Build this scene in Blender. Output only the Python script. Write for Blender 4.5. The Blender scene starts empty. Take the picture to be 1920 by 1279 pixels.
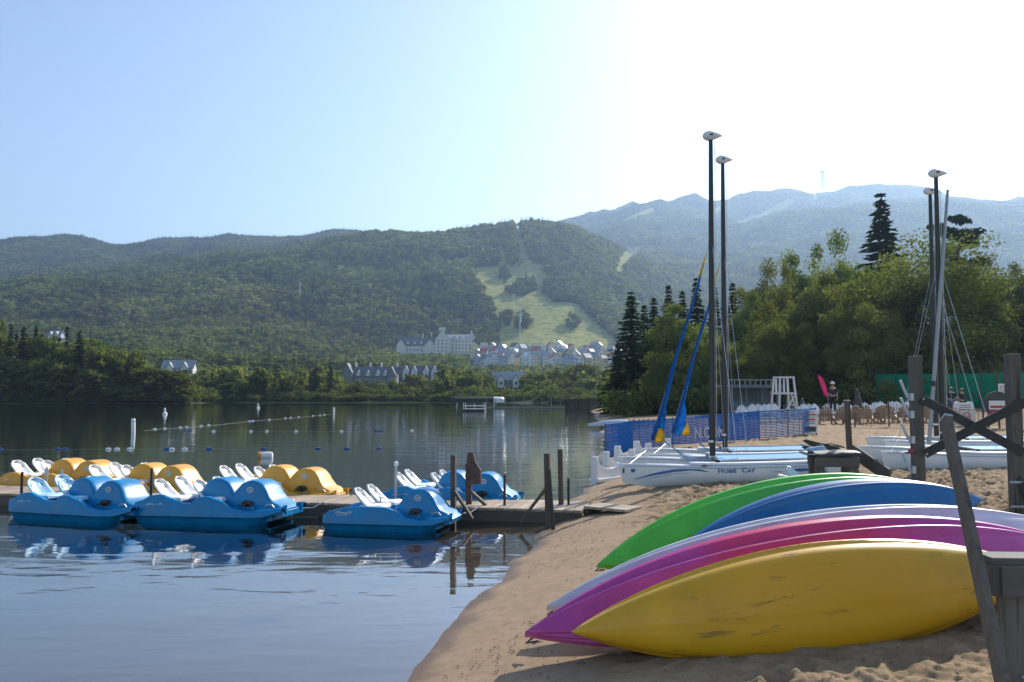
import bpy, bmesh, math, random
import numpy as np
from mathutils import Vector, Matrix, Euler, Quaternion
R = math.radians
scene = bpy.context.scene
C = scene.collection

# ------------------------------------------------------------------ camera
F = 1600.0                      # focal length in photo pixels (30 mm lens)
PITCH = R(3.66)
EYE = 2.1
cam_d = bpy.data.cameras.new('camera')
cam_d.lens = 30.0; cam_d.sensor_width = 36.0
cam_d.clip_start = 0.1; cam_d.clip_end = 20000
cam = bpy.data.objects.new('camera', cam_d); C.objects.link(cam)
cam.location = (0, 0, EYE)
cam.rotation_euler = (R(90) + PITCH, 0, 0)
scene.camera = cam

# ------------------------------------------------------------------ sky and sun
SUN_AZ, SUN_EL = 36.0, 34.0     # degrees right of the view axis, degrees up
world = bpy.data.worlds.new('World'); scene.world = world
world.use_nodes = True
wn = world.node_tree.nodes; wl = world.node_tree.links
bg = wn['Background']
sky = wn.new('ShaderNodeTexSky'); sky.sky_type = 'NISHITA'; sky.sun_disc = False
sky.sun_elevation = R(SUN_EL); sky.sun_rotation = R(SUN_AZ)
sky.altitude = 250; sky.air_density = 1.0; sky.dust_density = 1.0; sky.ozone_density = 0.8
wl.new(sky.outputs[0], bg.inputs[0]); bg.inputs[1].default_value = 0.142
sun_d = bpy.data.lights.new('sun', 'SUN'); sun_d.energy = 4.6; sun_d.angle = R(0.55)
sun_d.color = (1.0, 0.93, 0.82)
sun = bpy.data.objects.new('sun', sun_d); C.objects.link(sun)
sdir = Vector((math.sin(R(SUN_AZ)) * math.cos(R(SUN_EL)), math.cos(R(SUN_AZ)) * math.cos(R(SUN_EL)), math.sin(R(SUN_EL))))
sun.rotation_euler = sdir.to_track_quat('Z', 'Y').to_euler()
vs = scene.view_settings
vs.view_transform = 'Standard'; vs.look = 'None'; vs.gamma = 1.0; vs.exposure = 0.52
vs.use_curve_mapping = False
cy = scene.cycles
cy.max_bounces = 6; cy.diffuse_bounces = 2; cy.glossy_bounces = 3; cy.transmission_bounces = 4
cy.transparent_max_bounces = 8; cy.volume_bounces = 0
cy.use_denoising = True
cy.sample_clamp_indirect = 6.0
cy.caustics_reflective = False; cy.caustics_refractive = False

# ------------------------------------------------------------------ helpers
def ray(px, py):
    u = (px - 960) / F; v = (639.5 - py) / F
    return Vector((u, math.cos(PITCH) - v * math.sin(PITCH), math.sin(PITCH) + v * math.cos(PITCH)))
def at(px, py, Y):              # the point Y metres ahead
    d = ray(px, py); t = Y / d.y
    return Vector((d.x * t, Y, EYE + d.z * t))
def proj(x, y, z):              # world -> photo pixel (for laying out clearings)
    dz = z - EYE
    c, s = math.cos(PITCH), math.sin(PITCH)
    depth = y * c + dz * s; up = dz * c - y * s
    return 960 + F * x / depth, 639.5 - F * up / depth

rng = np.random.default_rng(7)
random.seed(7)
_tab = rng.random((256, 256))
def vnoise(x, y):               # smooth value noise, 0..1
    xi = np.floor(x).astype(int); yi = np.floor(y).astype(int)
    fx = x - xi; fy = y - yi
    fx = fx * fx * (3 - 2 * fx); fy = fy * fy * (3 - 2 * fy)
    a = _tab[xi & 255, yi & 255]; b = _tab[(xi + 1) & 255, yi & 255]
    c = _tab[xi & 255, (yi + 1) & 255]; d = _tab[(xi + 1) & 255, (yi + 1) & 255]
    return (a * (1 - fx) + b * fx) * (1 - fy) + (c * (1 - fx) + d * fx) * fy
def fbm(x, y, o=4):
    s = 0; a = 0.5; t = 0
    for k in range(o):
        s = s + a * vnoise(x * 2 ** k + 17.3 * k, y * 2 ** k + 5.1 * k); t += a; a *= 0.5
    return s / t

def props(o, label=None, cat=None, group=None, kind=None):
    if label: o['label'] = label
    if cat: o['category'] = cat
    if group: o['group'] = group
    if kind: o['kind'] = kind
    return o
def empty(name, loc=(0, 0, 0), rz=0.0, label=None, cat=None, group=None):
    o = bpy.data.objects.new(name, None); C.objects.link(o)
    o.empty_display_size = 0.2
    o.location = loc; o.rotation_euler = (0, 0, rz)
    return props(o, label, cat, group)
def link_mesh(name, me, mat=None, parent=None):
    o = bpy.data.objects.new(name, me); C.objects.link(o)
    if mat is not None and not me.materials: me.materials.append(mat)
    if parent is not None: o.parent = parent
    return o
def np_mesh(name, V, Fc, smooth=False):
    me = bpy.data.meshes.new(name)
    V = np.asarray(V, dtype=np.float32); Fc = np.asarray(Fc, dtype=np.int32)
    n = Fc.shape[1]
    me.vertices.add(len(V)); me.vertices.foreach_set('co', V.ravel())
    me.loops.add(Fc.size); me.loops.foreach_set('vertex_index', Fc.ravel())
    me.polygons.add(len(Fc)); me.polygons.foreach_set('loop_start', np.arange(0, Fc.size, n, dtype=np.int32))
    me.polygons.foreach_set('use_smooth', np.full(len(Fc), smooth))
    me.update(calc_edges=True); me.validate()
    return me
def grid_faces(nr, nc):
    i = np.arange(nr - 1)[:, None] * nc + np.arange(nc - 1)[None, :]
    i = i.ravel()
    return np.stack([i, i + 1, i + nc + 1, i + nc], 1)
def copy_tree(o, parent=None):
    c = o.copy(); C.objects.link(c)
    if parent is not None: c.parent = parent
    for ch in list(o.children): copy_tree(ch, c)
    return c

class MB:
    """collects boxes, bars, tubes, lofts into one mesh"""
    def __init__(s): s.v = []; s.f = []; s.m = []
    def add(s, vs, fs, mi=0):
        b = len(s.v); s.v += [tuple(p) for p in vs]; s.f += [tuple(i + b for i in f) for f in fs]; s.m += [mi] * len(fs)
        return s
    def box(s, c, d, rot=None, mi=0):
        x, y, z = d[0] / 2, d[1] / 2, d[2] / 2
        vs = [Vector(p) for p in ((-x, -y, -z), (x, -y, -z), (x, y, -z), (-x, y, -z), (-x, -y, z), (x, -y, z), (x, y, z), (-x, y, z))]
        if rot is not None:
            m = rot if isinstance(rot, Matrix) else Euler(rot).to_matrix()
            vs = [m @ p for p in vs]
        c = Vector(c)
        return s.add([p + c for p in vs], [(0, 3, 2, 1), (4, 5, 6, 7), (0, 1, 5, 4), (1, 2, 6, 5), (2, 3, 7, 6), (3, 0, 4, 7)], mi)
    def bar(s, p0, p1, w, h, up=(0, 0, 1), mi=0):
        p0, p1 = Vector(p0), Vector(p1); d = p1 - p0; L = d.length; d.normalize()
        up = Vector(up)
        if abs(d.dot(up)) > 0.98: up = Vector((0, 1, 0))
        sx = d.cross(up).normalized(); sz = sx.cross(d).normalized()
        m = Matrix((d, sx, sz)).transposed()
        return s.box((p0 + p1) / 2, (L, w, h), m, mi)
    def tube(s, pts, r, n=8, cap=True, mi=0):
        pts = [Vector(p) for p in pts]; k = len(pts)
        rs = r if hasattr(r, '__len__') else [r] * k
        rings = []; prev = None
        for i, p in enumerate(pts):
            d = (pts[min(i + 1, k - 1)] - pts[max(i - 1, 0)]).normalized()
            if prev is None:
                a = Vector((0, 0, 1)) if abs(d.z) < 0.9 else Vector((1, 0, 0))
                sx = d.cross(a).normalized()
            else:
                sx = (prev - d * prev.dot(d)).normalized()
            prev = sx; sy = d.cross(sx)
            rings.append([p + (sx * math.cos(2 * math.pi * j / n) + sy * math.sin(2 * math.pi * j / n)) * rs[i] for j in range(n)])
        return s.loft(rings, True, cap, mi)
    def loft(s, rings, closed=True, cap=True, mi=0):
        n = len(rings[0]); vs = [p for rg in rings for p in rg]; fs = []
        for i in range(len(rings) - 1):
            for j in range(n if closed else n - 1):
                a = i * n + j; b = i * n + (j + 1) % n
                fs.append((a, b, b + n, a + n))
        if cap and closed:
            fs.append(tuple(range(n))[::-1]); fs.append(tuple((len(rings) - 1) * n + j for j in range(n)))
        return s.add(vs, fs, mi)
    def lathe(s, prof, c=(0, 0, 0), n=12, mi=0):
        c = Vector(c)
        rings = [[c + Vector((r * math.cos(2 * math.pi * j / n), r * math.sin(2 * math.pi * j / n), z)) for j in range(n)] for r, z in prof]
        return s.loft(rings, True, True, mi)
    def prism(s, poly, t, mtx=None, mi=0):
        """polygon in the local xy plane, thickness t along local z, placed by mtx"""
        n = len(poly); m = mtx or Matrix()
        vs = [m @ Vector((x, y, -t / 2)) for x, y in poly] + [m @ Vector((x, y, t / 2)) for x, y in poly]
        fs = [tuple(range(n))[::-1], tuple(range(n, 2 * n))] + [(j, (j + 1) % n, (j + 1) % n + n, j + n) for j in range(n)]
        return s.add(vs, fs, mi)
    def mesh(s, name, smooth=False, angle=None):
        me = bpy.data.meshes.new(name); me.from_pydata(s.v, [], s.f); me.update()
        bm = bmesh.new(); bm.from_mesh(me); bmesh.ops.recalc_face_normals(bm, faces=bm.faces); bm.to_mesh(me); bm.free()
        if any(s.m): me.polygons.foreach_set('material_index', s.m)
        if smooth:
            me.polygons.foreach_set('use_smooth', [True] * len(me.polygons))
            if angle: me.set_sharp_from_angle(angle=R(angle))
        return me
    def build(s, name, mat, parent=None, smooth=False, angle=40, bevel=0, sub=0):
        me = s.mesh(name, smooth or sub > 0, angle if not sub else None)
        for mt in (mat if isinstance(mat, (list, tuple)) else [mat]): me.materials.append(mt)
        o = link_mesh(name, me, None, parent)
        if bevel:
            b = o.modifiers.new('bevel', 'BEVEL'); b.width = bevel; b.segments = 2; b.limit_method = 'ANGLE'; b.angle_limit = R(40)
        if sub:
            b = o.modifiers.new('sub', 'SUBSURF'); b.levels = sub; b.render_levels = sub
        return o
def box_part(name, c, d, mat, parent, rot=None, bevel=0.0):
    return MB().box(c, d, rot).build(name, mat, parent, bevel=bevel)

# ------------------------------------------------------------------ materials
class NT:
    def __init__(s, name):
        s.m = bpy.data.materials.new(name); s.m.use_nodes = True
        s.n = s.m.node_tree.nodes; s.l = s.m.node_tree.links
        s.b = s.n['Principled BSDF']; s.out = s.n['Material Output']
    def new(s, t, **kw):
        x = s.n.new(t)
        for k, v in kw.items(): setattr(x, k, v)
        return x
    def link(s, a, b): s.l.new(a, b)
    def noise(s, scale, detail=4, rough=0.55, coord='Object', stretch=None, dim='3D'):
        tc = s.new('ShaderNodeTexCoord'); nz = s.new('ShaderNodeTexNoise'); nz.noise_dimensions = dim
        nz.inputs['Scale'].default_value = scale; nz.inputs['Detail'].default_value = detail; nz.inputs['Roughness'].default_value = rough
        src = tc.outputs[coord]
        if coord == 'World':
            pass
        if stretch:
            mp = s.new('ShaderNodeMapping'); mp.inputs['Scale'].default_value = stretch
            s.link(src, mp.inputs[0]); src = mp.outputs[0]
        s.link(src, nz.inputs['Vector'])
        return nz
    def ramp(s, fac, stops):
        r = s.new('ShaderNodeValToRGB'); e = r.color_ramp.elements
        while len(e) < len(stops): e.new(0.5)
        for el, (p, c) in zip(e, stops):
            el.position = p; el.color = (*c, 1) if len(c) == 3 else c
        s.link(fac, r.inputs[0]); return r
    def mix(s, fac, a, b, mode='MIX'):
        x = s.new('ShaderNodeMix', data_type='RGBA', blend_type=mode)
        for sock, val in ((x.inputs[0], fac), (x.inputs[6], a), (x.inputs[7], b)):
            if hasattr(val, 'is_output') or isinstance(val, bpy.types.NodeSocket): s.link(val, sock)
            elif isinstance(val, (tuple, list)): sock.default_value = (*val, 1) if len(val) == 3 else val
            else: sock.default_value = val
        return x.outputs[2]
    def bump(s, h, strength=0.3, dist=0.01, normal=None):
        b = s.new('ShaderNodeBump'); b.inputs['Strength'].default_value = strength; b.inputs['Distance'].default_value = dist
        s.link(h, b.inputs['Height'])
        if normal is not None: s.link(normal, b.inputs['Normal'])
        return b.outputs[0]
    def math(s, op, a, b=None):
        x = s.new('ShaderNodeMath', operation=op)
        for i, v in enumerate((a, b)):
            if v is None: continue
            if isinstance(v, bpy.types.NodeSocket): s.link(v, x.inputs[i])
            else: x.inputs[i].default_value = v
        return x.outputs[0]

def plain(name, col, rough=0.5, var=0.12, scale=6.0, metal=0.0, bump=0.0, spec=0.5, coat=0.0, sub=0.0):
    t = NT(name); nz = t.noise(scale, 5)
    dark = tuple(c * (1 - var) for c in col); lite = tuple(min(1, c * (1 + var)) for c in col)
    rp = t.ramp(nz.outputs[0], [(0.3, dark), (0.7, lite)])
    t.link(rp.outputs[0], t.b.inputs['Base Color'])
    rr = t.ramp(nz.outputs[0], [(0.3, (rough * 0.85,) * 3), (0.7, (min(1, rough * 1.15),) * 3)])
    t.link(rr.outputs[0], t.b.inputs['Roughness'])
    t.b.inputs['Metallic'].default_value = metal
    t.b.inputs['Specular IOR Level'].default_value = spec
    t.b.inputs['Coat Weight'].default_value = coat
    if bump:
        n2 = t.noise(scale * 8, 3); t.link(t.bump(n2.outputs[0], bump, 0.004), t.b.inputs['Normal'])
    return t.m
def wood(name, base, dark, scale=1.0, axis=0, rough=0.8):
    t = NT(name)
    st = [14 * scale] * 3; st[axis] = 0.9 * scale
    g = t.noise(1.0, 6, 0.65, 'Object', tuple(st))
    g2 = t.noise(2.3 * scale, 3)
    rp = t.ramp(g.outputs[0], [(0.34, tuple(c * 0.5 for c in dark)), (0.43, base), (0.58, tuple(min(1, c * 1.35) for c in base)), (0.68, dark)])
    col = t.mix(0.35, rp.outputs[0], t.ramp(g2.outputs[0], [(0.3, dark), (0.7, base)]).outputs[0])
    oi = t.new('ShaderNodeObjectInfo')
    hv = t.new('ShaderNodeHueSaturation'); t.link(col, hv.inputs['Color'])
    mr = t.new('ShaderNodeMapRange'); t.link(oi.outputs['Random'], mr.inputs[0]); mr.inputs[3].default_value = 0.75; mr.inputs[4].default_value = 1.2
    t.link(mr.outputs[0], hv.inputs['Value'])
    t.link(hv.outputs[0], t.b.inputs['Base Color']); t.b.inputs['Roughness'].default_value = rough
    t.link(t.bump(g.outputs[0], 0.5, 0.004), t.b.inputs['Normal'])
    return t.m
def leafy(name, c0, c1, trans=0.4, tint=(1.02, 1.10, 0.5), vscale=0.25):
    t = NT(name); t.n.remove(t.b)
    oi = t.new('ShaderNodeObjectInfo'); nz = t.noise(vscale, 3)
    rp = t.ramp(nz.outputs[0], [(0.3, c0), (0.7, c1)])
    hv = t.new('ShaderNodeHueSaturation'); t.link(rp.outputs[0], hv.inputs['Color'])
    m1 = t.new('ShaderNodeMapRange'); t.link(oi.outputs['Random'], m1.inputs[0]); m1.inputs[3].default_value = 0.65; m1.inputs[4].default_value = 1.35
    pn = t.new('ShaderNodeTexNoise'); pn.inputs['Scale'].default_value = 0.0085; pn.inputs['Detail'].default_value = 3; t.link(oi.outputs['Location'], pn.inputs['Vector'])
    m3 = t.new('ShaderNodeMapRange'); t.link(pn.outputs[0], m3.inputs[0]); m3.inputs[1].default_value = 0.3; m3.inputs[2].default_value = 0.7; m3.inputs[3].default_value = 0.62; m3.inputs[4].default_value = 1.38
    t.link(t.math('MULTIPLY', m1.outputs[0], m3.outputs[0]), hv.inputs['Value'])
    m2 = t.new('ShaderNodeMapRange'); t.link(t.math('FRACT', t.math('MULTIPLY', oi.outputs['Random'], 17.0)), m2.inputs[0]); m2.inputs[3].default_value = 0.475; m2.inputs[4].default_value = 0.52
    t.link(m2.outputs[0], hv.inputs['Hue'])
    d = t.new('ShaderNodeBsdfDiffuse'); tr = t.new('ShaderNodeBsdfTranslucent')
    t.link(hv.outputs[0], d.inputs[0])
    t.link(t.mix(1.0, hv.outputs[0], tint, 'MULTIPLY'), tr.inputs[0])
    mx = t.new('ShaderNodeMixShader'); mx.inputs[0].default_value = trans
    t.link(d.outputs[0], mx.inputs[1]); t.link(tr.outputs[0], mx.inputs[2])
    t.link(mx.outputs[0], t.out.inputs[0])
    return t.m

M = {}
M['leaf_far'] = leafy('leaf_far', (0.115, 0.140, 0.045), (0.225, 0.245, 0.082), 0.45)
M['needle_far'] = leafy('needle_far', (0.014, 0.030, 0.014), (0.032, 0.055, 0.022), 0.2)
M['leaf_near'] = leafy('leaf_near', (0.115, 0.138, 0.045), (0.235, 0.250, 0.085), 0.48, vscale=0.3)
M['leaf_near2'] = leafy('leaf_near2', (0.090, 0.120, 0.040), (0.19, 0.215, 0.074), 0.45, vscale=0.3)
M['needle_near'] = leafy('needle_near', (0.018, 0.034, 0.018), (0.045, 0.070, 0.032), 0.2)
M['bark'] = plain('bark', (0.085, 0.065, 0.05), 0.9, 0.35, 5.0, bump=0.6)
# ================================================================== GROUND, LAKE, HILLS
_sy = np.array([0, 6.26, 9.13, 11.7, 13.8, 18.9, 24.3, 40, 58, 100, 125, 160, 190, 212, 230])
_sx = np.array([-1.9, -.82, -.34, .18, .62, 1.5, 2.6, 4.5, 6.2, 9.8, 11.3, 14.0, 17, 20, 24])
_fp = np.array([-900, 0, 330, 420, 850, 1130, 2600]); _fy = np.array([222, 226, 230, 252, 252, 236, 236])
def land_d(X, Y):
    X = np.asarray(X, float); Y = np.asarray(Y, float)
    wob = 0.24 * (fbm(Y * 0.9 + 3, X * 0.0 + 1.5, 4) - 0.5) * np.clip(Y / 7, 0.5, 6)
    d1 = (X - np.interp(Y, _sy, _sx)) * 0.88 + wob
    px = 960 + F * X / np.maximum(Y, 1)
    d2 = Y - np.interp(px, _fp, _fy) + 8 * (fbm(px / 90, px * 0 + 2, 3) - 0.5)
    return np.maximum(d1, d2)
def shore_z(d):
    up = 0.30 * (1 - np.exp(-np.clip(d, 0, None) / 1.25)) + 0.03 * np.clip(d, 0, 34)
    dn = np.where(d > -6, 0.07 * d, -0.42 + 0.16 * (d + 6))
    return np.where(d > 0, up, np.maximum(dn, -3.2))
def beach_z(x, y):              # smooth sand level at a point
    return float(shore_z(land_d(np.array([x]), np.array([y])))[0])
def ground(px, py):             # the sand point seen at a photo pixel
    d = ray(px, py); z = 0.4
    for _ in range(12):
        t = (z - EYE) / d.z; x, y = d.x * t, d.y * t
        z = 0.5 * z + 0.5 * beach_z(x, y)
    return Vector((x, y, beach_z(x, y)))

def build_beach():
    Ds = np.concatenate([np.geomspace(2.6, 4.6, 40, endpoint=False), np.geomspace(4.6, 22, 540, endpoint=False), np.geomspace(22, 262, 150)])
    us = np.concatenate([np.linspace(-1.1, -0.3, 60, endpoint=False), np.linspace(-0.3, 0.72, 430), np.linspace(0.72, 1.6, 60)[1:]])
    U, D = np.meshgrid(us, Ds)
    X = U * D; Y = D
    d = land_d(X, Y); Z = shore_z(d)
    dry = np.clip((d - 1.1) / 0.9, 0, 1) * np.clip((90 - Y) / 60, 0, 1)
    wet = np.clip(d / 0.5, 0, 1) * (1 - dry)
    # trodden sand: dimples and ridges
    f = fbm(X * 3.6, Y * 3.6, 3); g = vnoise(X * 8 + 9, Y * 8)
    h = (np.abs(f - 0.5) * -2 + 0.5) * 0.06 + (g - 0.5) * 0.05 + (np.abs(fbm(X * 11 + 5, Y * 11, 3) - 0.5) * -2 + 0.4) * 0.05 + (fbm(X * 23, Y * 23, 2) - 0.5) * 0.022
    frng = np.random.default_rng(3)
    for k in range(900):            # footprints
        fx = frng.uniform(-0.2, 9.5); fy = frng.uniform(4.6, 18)
        if land_d(np.array([fx]), np.array([fy]))[0] < 0.8: continue
        a = frng.uniform(0, 6.28); iy0, iy1 = np.searchsorted(Ds, [fy - 0.25, fy + 0.25])
        sl = slice(iy0, iy1)
        dx = X[sl] - fx; dy = Y[sl] - fy
        p = (dx * math.cos(a) + dy * math.sin(a)) / 0.15; q = (-dx * math.sin(a) + dy * math.cos(a)) / 0.065
        r2 = p * p + q * q
        h[sl] += -0.034 * np.exp(-r2 ** 1.5) + 0.016 * np.exp(-(np.sqrt(r2) - 1.45) ** 2 * 7)
    dry = dry * (1 - 0.55 * np.exp(-((X - 2.2) / 2.2) ** 4 - ((Y - 6.3) / 0.8) ** 4))
    h = h * (1 + 0.5 * np.clip((Y - 7) / 3, 0, 1))
    Z = Z + dry * h + wet * (fbm(X * 4, Y * 4, 2) - 0.5) * 0.01
    Z = Z + np.clip((Y - 70) / 60, 0, 1) * np.clip(d / 10, 0, 1) * 1.5
    me = np_mesh('beach', np.stack([X, Y, Z], -1).reshape(-1, 3), grid_faces(*U.shape), True)
    me.attributes.new('shore', 'FLOAT', 'POINT').data.foreach_set('value', d.ravel().astype(np.float32))
    t = NT('sand')
    at_ = t.new('ShaderNodeAttribute', attribute_name='shore'); sh = at_.outputs['Fac']
    n1 = t.noise(2.2, 6, 0.6); n2 = t.noise(60, 4, 0.7); n3 = t.noise(9, 4, 0.6)
    drycol = t.ramp(n1.outputs[0], [(0.3, (0.215, 0.150, 0.088)), (0.55, (0.32, 0.226, 0.134)), (0.75, (0.39, 0.285, 0.178))])
    drycol = t.mix(t.ramp(n2.outputs[0], [(0.33, (1, 1, 1)), (0.45, (0, 0, 0))]).outputs[0], drycol.outputs[0], (0.15, 0.105, 0.075))
    wetcol = t.ramp(n3.outputs[0], [(0.3, (0.145, 0.094, 0.06)), (0.7, (0.19, 0.128, 0.085))])
    damp = t.ramp(n3.outputs[0], [(0.3, (0.275, 0.192, 0.122)), (0.7, (0.35, 0.25, 0.162))])
    sh2 = t.math('ADD', sh, t.math('MULTIPLY', t.math('SUBTRACT', n1.outputs[0], 0.5), 0.5))
    def rng_(a, b, src=sh2):
        m = t.new('ShaderNodeMapRange', interpolation_type='SMOOTHSTEP'); t.link(src, m.inputs[0]); m.inputs[1].default_value = a; m.inputs[2].default_value = b
        return m.outputs[0]
    c = t.mix(rng_(0.0, 0.22), wetcol.outputs[0], damp.outputs[0])
    c = t.mix(rng_(0.9, 1.6), c, drycol)
    # small bits of bark and twigs along the top of the swash
    n4 = t.noise(34, 3, 0.8, 'Object', (1, 0.55, 1)); n5 = t.noise(1.1, 3)
    bits = t.math('MULTIPLY', t.ramp(n4.outputs[0], [(0.66, (0, 0, 0)), (0.70, (1, 1, 1))]).outputs[0], t.ramp(n5.outputs[0], [(0.48, (0, 0, 0)), (0.62, (1, 1, 1))]).outputs[0])
    bits = t.math('MULTIPLY', bits, rng_(0.5, 0.9, sh))
    c = t.mix(bits, c, (0.07, 0.05, 0.035))
    # dark silt off shore; its darkening also stands in for light absorbed by water
    c = t.mix(rng_(-0.3, -6.0, sh), c, (0.040, 0.037, 0.026))
    # lawn behind the beach
    gx = t.new('ShaderNodeTexCoord'); sp = t.new('ShaderNodeSeparateXYZ'); t.link(gx.outputs['Object'], sp.inputs[0])
    lawn = t.math('MULTIPLY', rng_(66, 72, sp.outputs[1]), rng_(3, 6, sh))
    c = t.mix(lawn, c, t.ramp(n1.outputs[0], [(0.3, (0.07, 0.085, 0.025)), (0.7, (0.13, 0.14, 0.045))]).outputs[0])
    c = t.mix(t.math('MULTIPLY', rng_(120, 170, sp.outputs[1]), rng_(-3, 0, sh)), c, (0.035, 0.045, 0.018))
    t.link(c, t.b.inputs['Base Color'])
    t.link(t.ramp(rng_(0.0, 0.35), [(0, (0.42,) * 3), (1, (0.95,) * 3)]).outputs[0], t.b.inputs['Roughness'])
    t.b.inputs['Specular IOR Level'].default_value = 0.12
    t.link(t.bump(n2.outputs[0], 0.35, 0.006), t.b.inputs['Normal'])
    o = link_mesh('beach', me, t.m); props(o, 'trodden tan sand beach sloping into the lake', 'beach', kind='structure')
build_beach()

def build_lake():
    t = NT('lake_water'); t.n.remove(t.b)
    tc = t.new('ShaderNodeTexCoord')
    def wave(scale, stretch, detail=2, rot=0.0):
        mp = t.new('ShaderNodeMapping'); mp.inputs['Scale'].default_value = stretch; mp.inputs['Rotation'].default_value = (0, 0, rot)
        t.link(tc.outputs['Object'], mp.inputs[0])
        n = t.new('ShaderNodeTexNoise'); n.inputs['Scale'].default_value = scale; n.inputs['Detail'].default_value = detail; n.inputs['Distortion'].default_value = 0.4
        t.link(mp.outputs[0], n.inputs['Vector']); return n.outputs[0]
    big = wave(0.55, (0.55, 1.4, 1), 2, 0.15)
    small = wave(2.2, (0.6, 1.7, 1), 2, -0.1)
    fine = wave(9.0, (0.7, 1.5, 1), 2, 0.3)
    patch = wave(0.06, (0.6, 1.5, 1), 2)
    pf = t.ramp(patch, [(0.4, (0.35,) * 3), (0.65, (1,) * 3)]).outputs[0]
    h = t.math('ADD', t.math('MULTIPLY', big, 0.014), t.math('MULTIPLY', small, t.math('MULTIPLY', pf, 0.0055)))
    h = t.math('ADD', h, t.math('MULTIPLY', fine, t.math('MULTIPLY', pf, 0.0006)))
    nrm = t.bump(h, 1.0, 1.0)
    geo = t.new('ShaderNodeNewGeometry'); dt = t.new('ShaderNodeVectorMath', operation='DOT_PRODUCT'); t.link(nrm, dt.inputs[0]); t.link(geo.outputs['Incoming'], dt.inputs[1])
    sch = t.math('ADD', t.math('MULTIPLY', t.math('POWER', t.math('SUBTRACT', 1.0, t.math('MINIMUM', t.math('ABSOLUTE', dt.outputs['Value']), 1.0)), 3.7), 0.97), 0.03)
    gl = t.new('ShaderNodeBsdfGlossy'); gl.inputs['Roughness'].default_value = 0.03; t.link(nrm, gl.inputs['Normal'])
    gl.inputs['Color'].default_value = (0.94, 0.96, 1, 1)
    tr = t.new('ShaderNodeBsdfTransparent'); tr.inputs[0].default_value = (0.66, 0.65, 0.60, 1)
    mx = t.new('ShaderNodeMixShader'); t.link(sch, mx.inputs[0]); t.link(tr.outputs[0], mx.inputs[1]); t.link(gl.outputs[0], mx.inputs[2])
    t.link(mx.outputs[0], t.out.inputs[0])
    V = [(-420, -30, 0), (60, -30, 0), (120, 262, 0), (-420, 262, 0)]
    me = bpy.data.meshes.new('lake'); me.from_pydata(V, [], [(0, 1, 2, 3)]); me.update()
    o = link_mesh('lake', me, t.m); props(o, 'calm lake water reflecting sky and dark wooded shore', 'lake', kind='structure')
build_lake()

# hills: for columns of view direction, terrain height at a set of distances (given as the photo row it shows at)
HD = np.array([236, 300, 450, 650, 900, 1150, 1450, 1750, 2100, 2500, 2900, 3300, 3900, 4600], float)
HC = {
 -700: [752, 746, 712, 668, 620, 580, 545, 540, 520, 490, 480, 490, 510, 520],
 -250: [752, 745, 708, 658, 603, 560, 528, 525, 500, 474, 472, 482, 502, 510],
   0: [752, 745, 705, 650, 592, 552, 522, 520, 495, 466, 470, 480, 500, 510],
 130: [752, 745, 708, 655, 598, 552, 515, 512, 488, 452, 462, 475, 495, 505],
 220: [752, 745, 710, 660, 602, 550, 508, 508, 486, 460, 466, 476, 490, 500],
 330: [752, 746, 715, 668, 606, 545, 490, 492, 480, 455, 462, 472, 490, 500],
 480: [752, 746, 719, 680, 618, 545, 470, 474, 472, 442, 455, 465, 480, 490],
 640: [752, 747, 723, 692, 632, 545, 450, 455, 460, 436, 448, 458, 475, 485],
 760: [752, 747, 727, 700, 648, 548, 442, 446, 455, 446, 455, 460, 470, 480],
 900: [752, 748, 732, 706, 657, 545, 424, 432, 450, 455, 458, 460, 465, 475],
1000: [752, 748, 732, 709, 657, 540, 418, 428, 445, 448, 440, 430, 440, 460],
1070: [752, 748, 733, 711, 658, 550, 428, 434, 440, 440, 426, 414, 425, 445],
1120: [752, 748, 735, 712, 660, 565, 452, 450, 446, 436, 416, 405, 420, 440],
1190: [752, 748, 735, 714, 664, 592, 508, 485, 462, 434, 404, 384, 402, 425],
1235: [752, 748, 735, 715, 667, 603, 530, 500, 470, 436, 400, 379, 396, 420],
1310: [752, 748, 735, 717, 674, 618, 552, 512, 476, 438, 400, 377, 394, 415],
1400: [752, 748, 735, 718, 678, 622, 560, 515, 466, 432, 398, 360, 384, 412],
1490: [752, 748, 735, 718, 680, 625, 562, 516, 452, 407, 402, 354, 380, 410],
1560: [752, 748, 735, 718, 680, 625, 562, 514, 446, 395, 398, 357, 380, 410],
1640: [752, 748, 735, 718, 680, 625, 562, 512, 440, 386, 394, 356, 380, 410],
1715: [752, 748, 735, 718, 680, 625, 562, 512, 436, 376, 390, 353, 380, 410],
1800: [752, 748, 735, 718, 680, 625, 560, 510, 436, 378, 384, 376, 388, 410],
1920: [752, 748, 735, 718, 680, 622, 556, 506, 436, 386, 384, 372, 388, 410],
2200: [752, 748, 735, 716, 676, 616, 548, 500, 436, 400, 392, 384, 396, 415],
2900: [752, 748, 735, 716, 672, 610, 545, 500, 450, 425, 415, 410, 420, 430]}
HP = np.array(sorted(HC), float)
HZ = np.array([[at(960, y, D).z for y, D in zip(HC[p], HD)] for p in sorted(HC)])   # [column, distance]
def _smooth_interp(x, xs, tab):          # catmull-like (monotone enough) along axis 0 of tab
    i = np.clip(np.searchsorted(xs, x) - 1, 0, len(xs) - 2)
    t = np.clip((x - xs[i]) / (xs[i + 1] - xs[i]), 0, 1)
    return i, t
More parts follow.
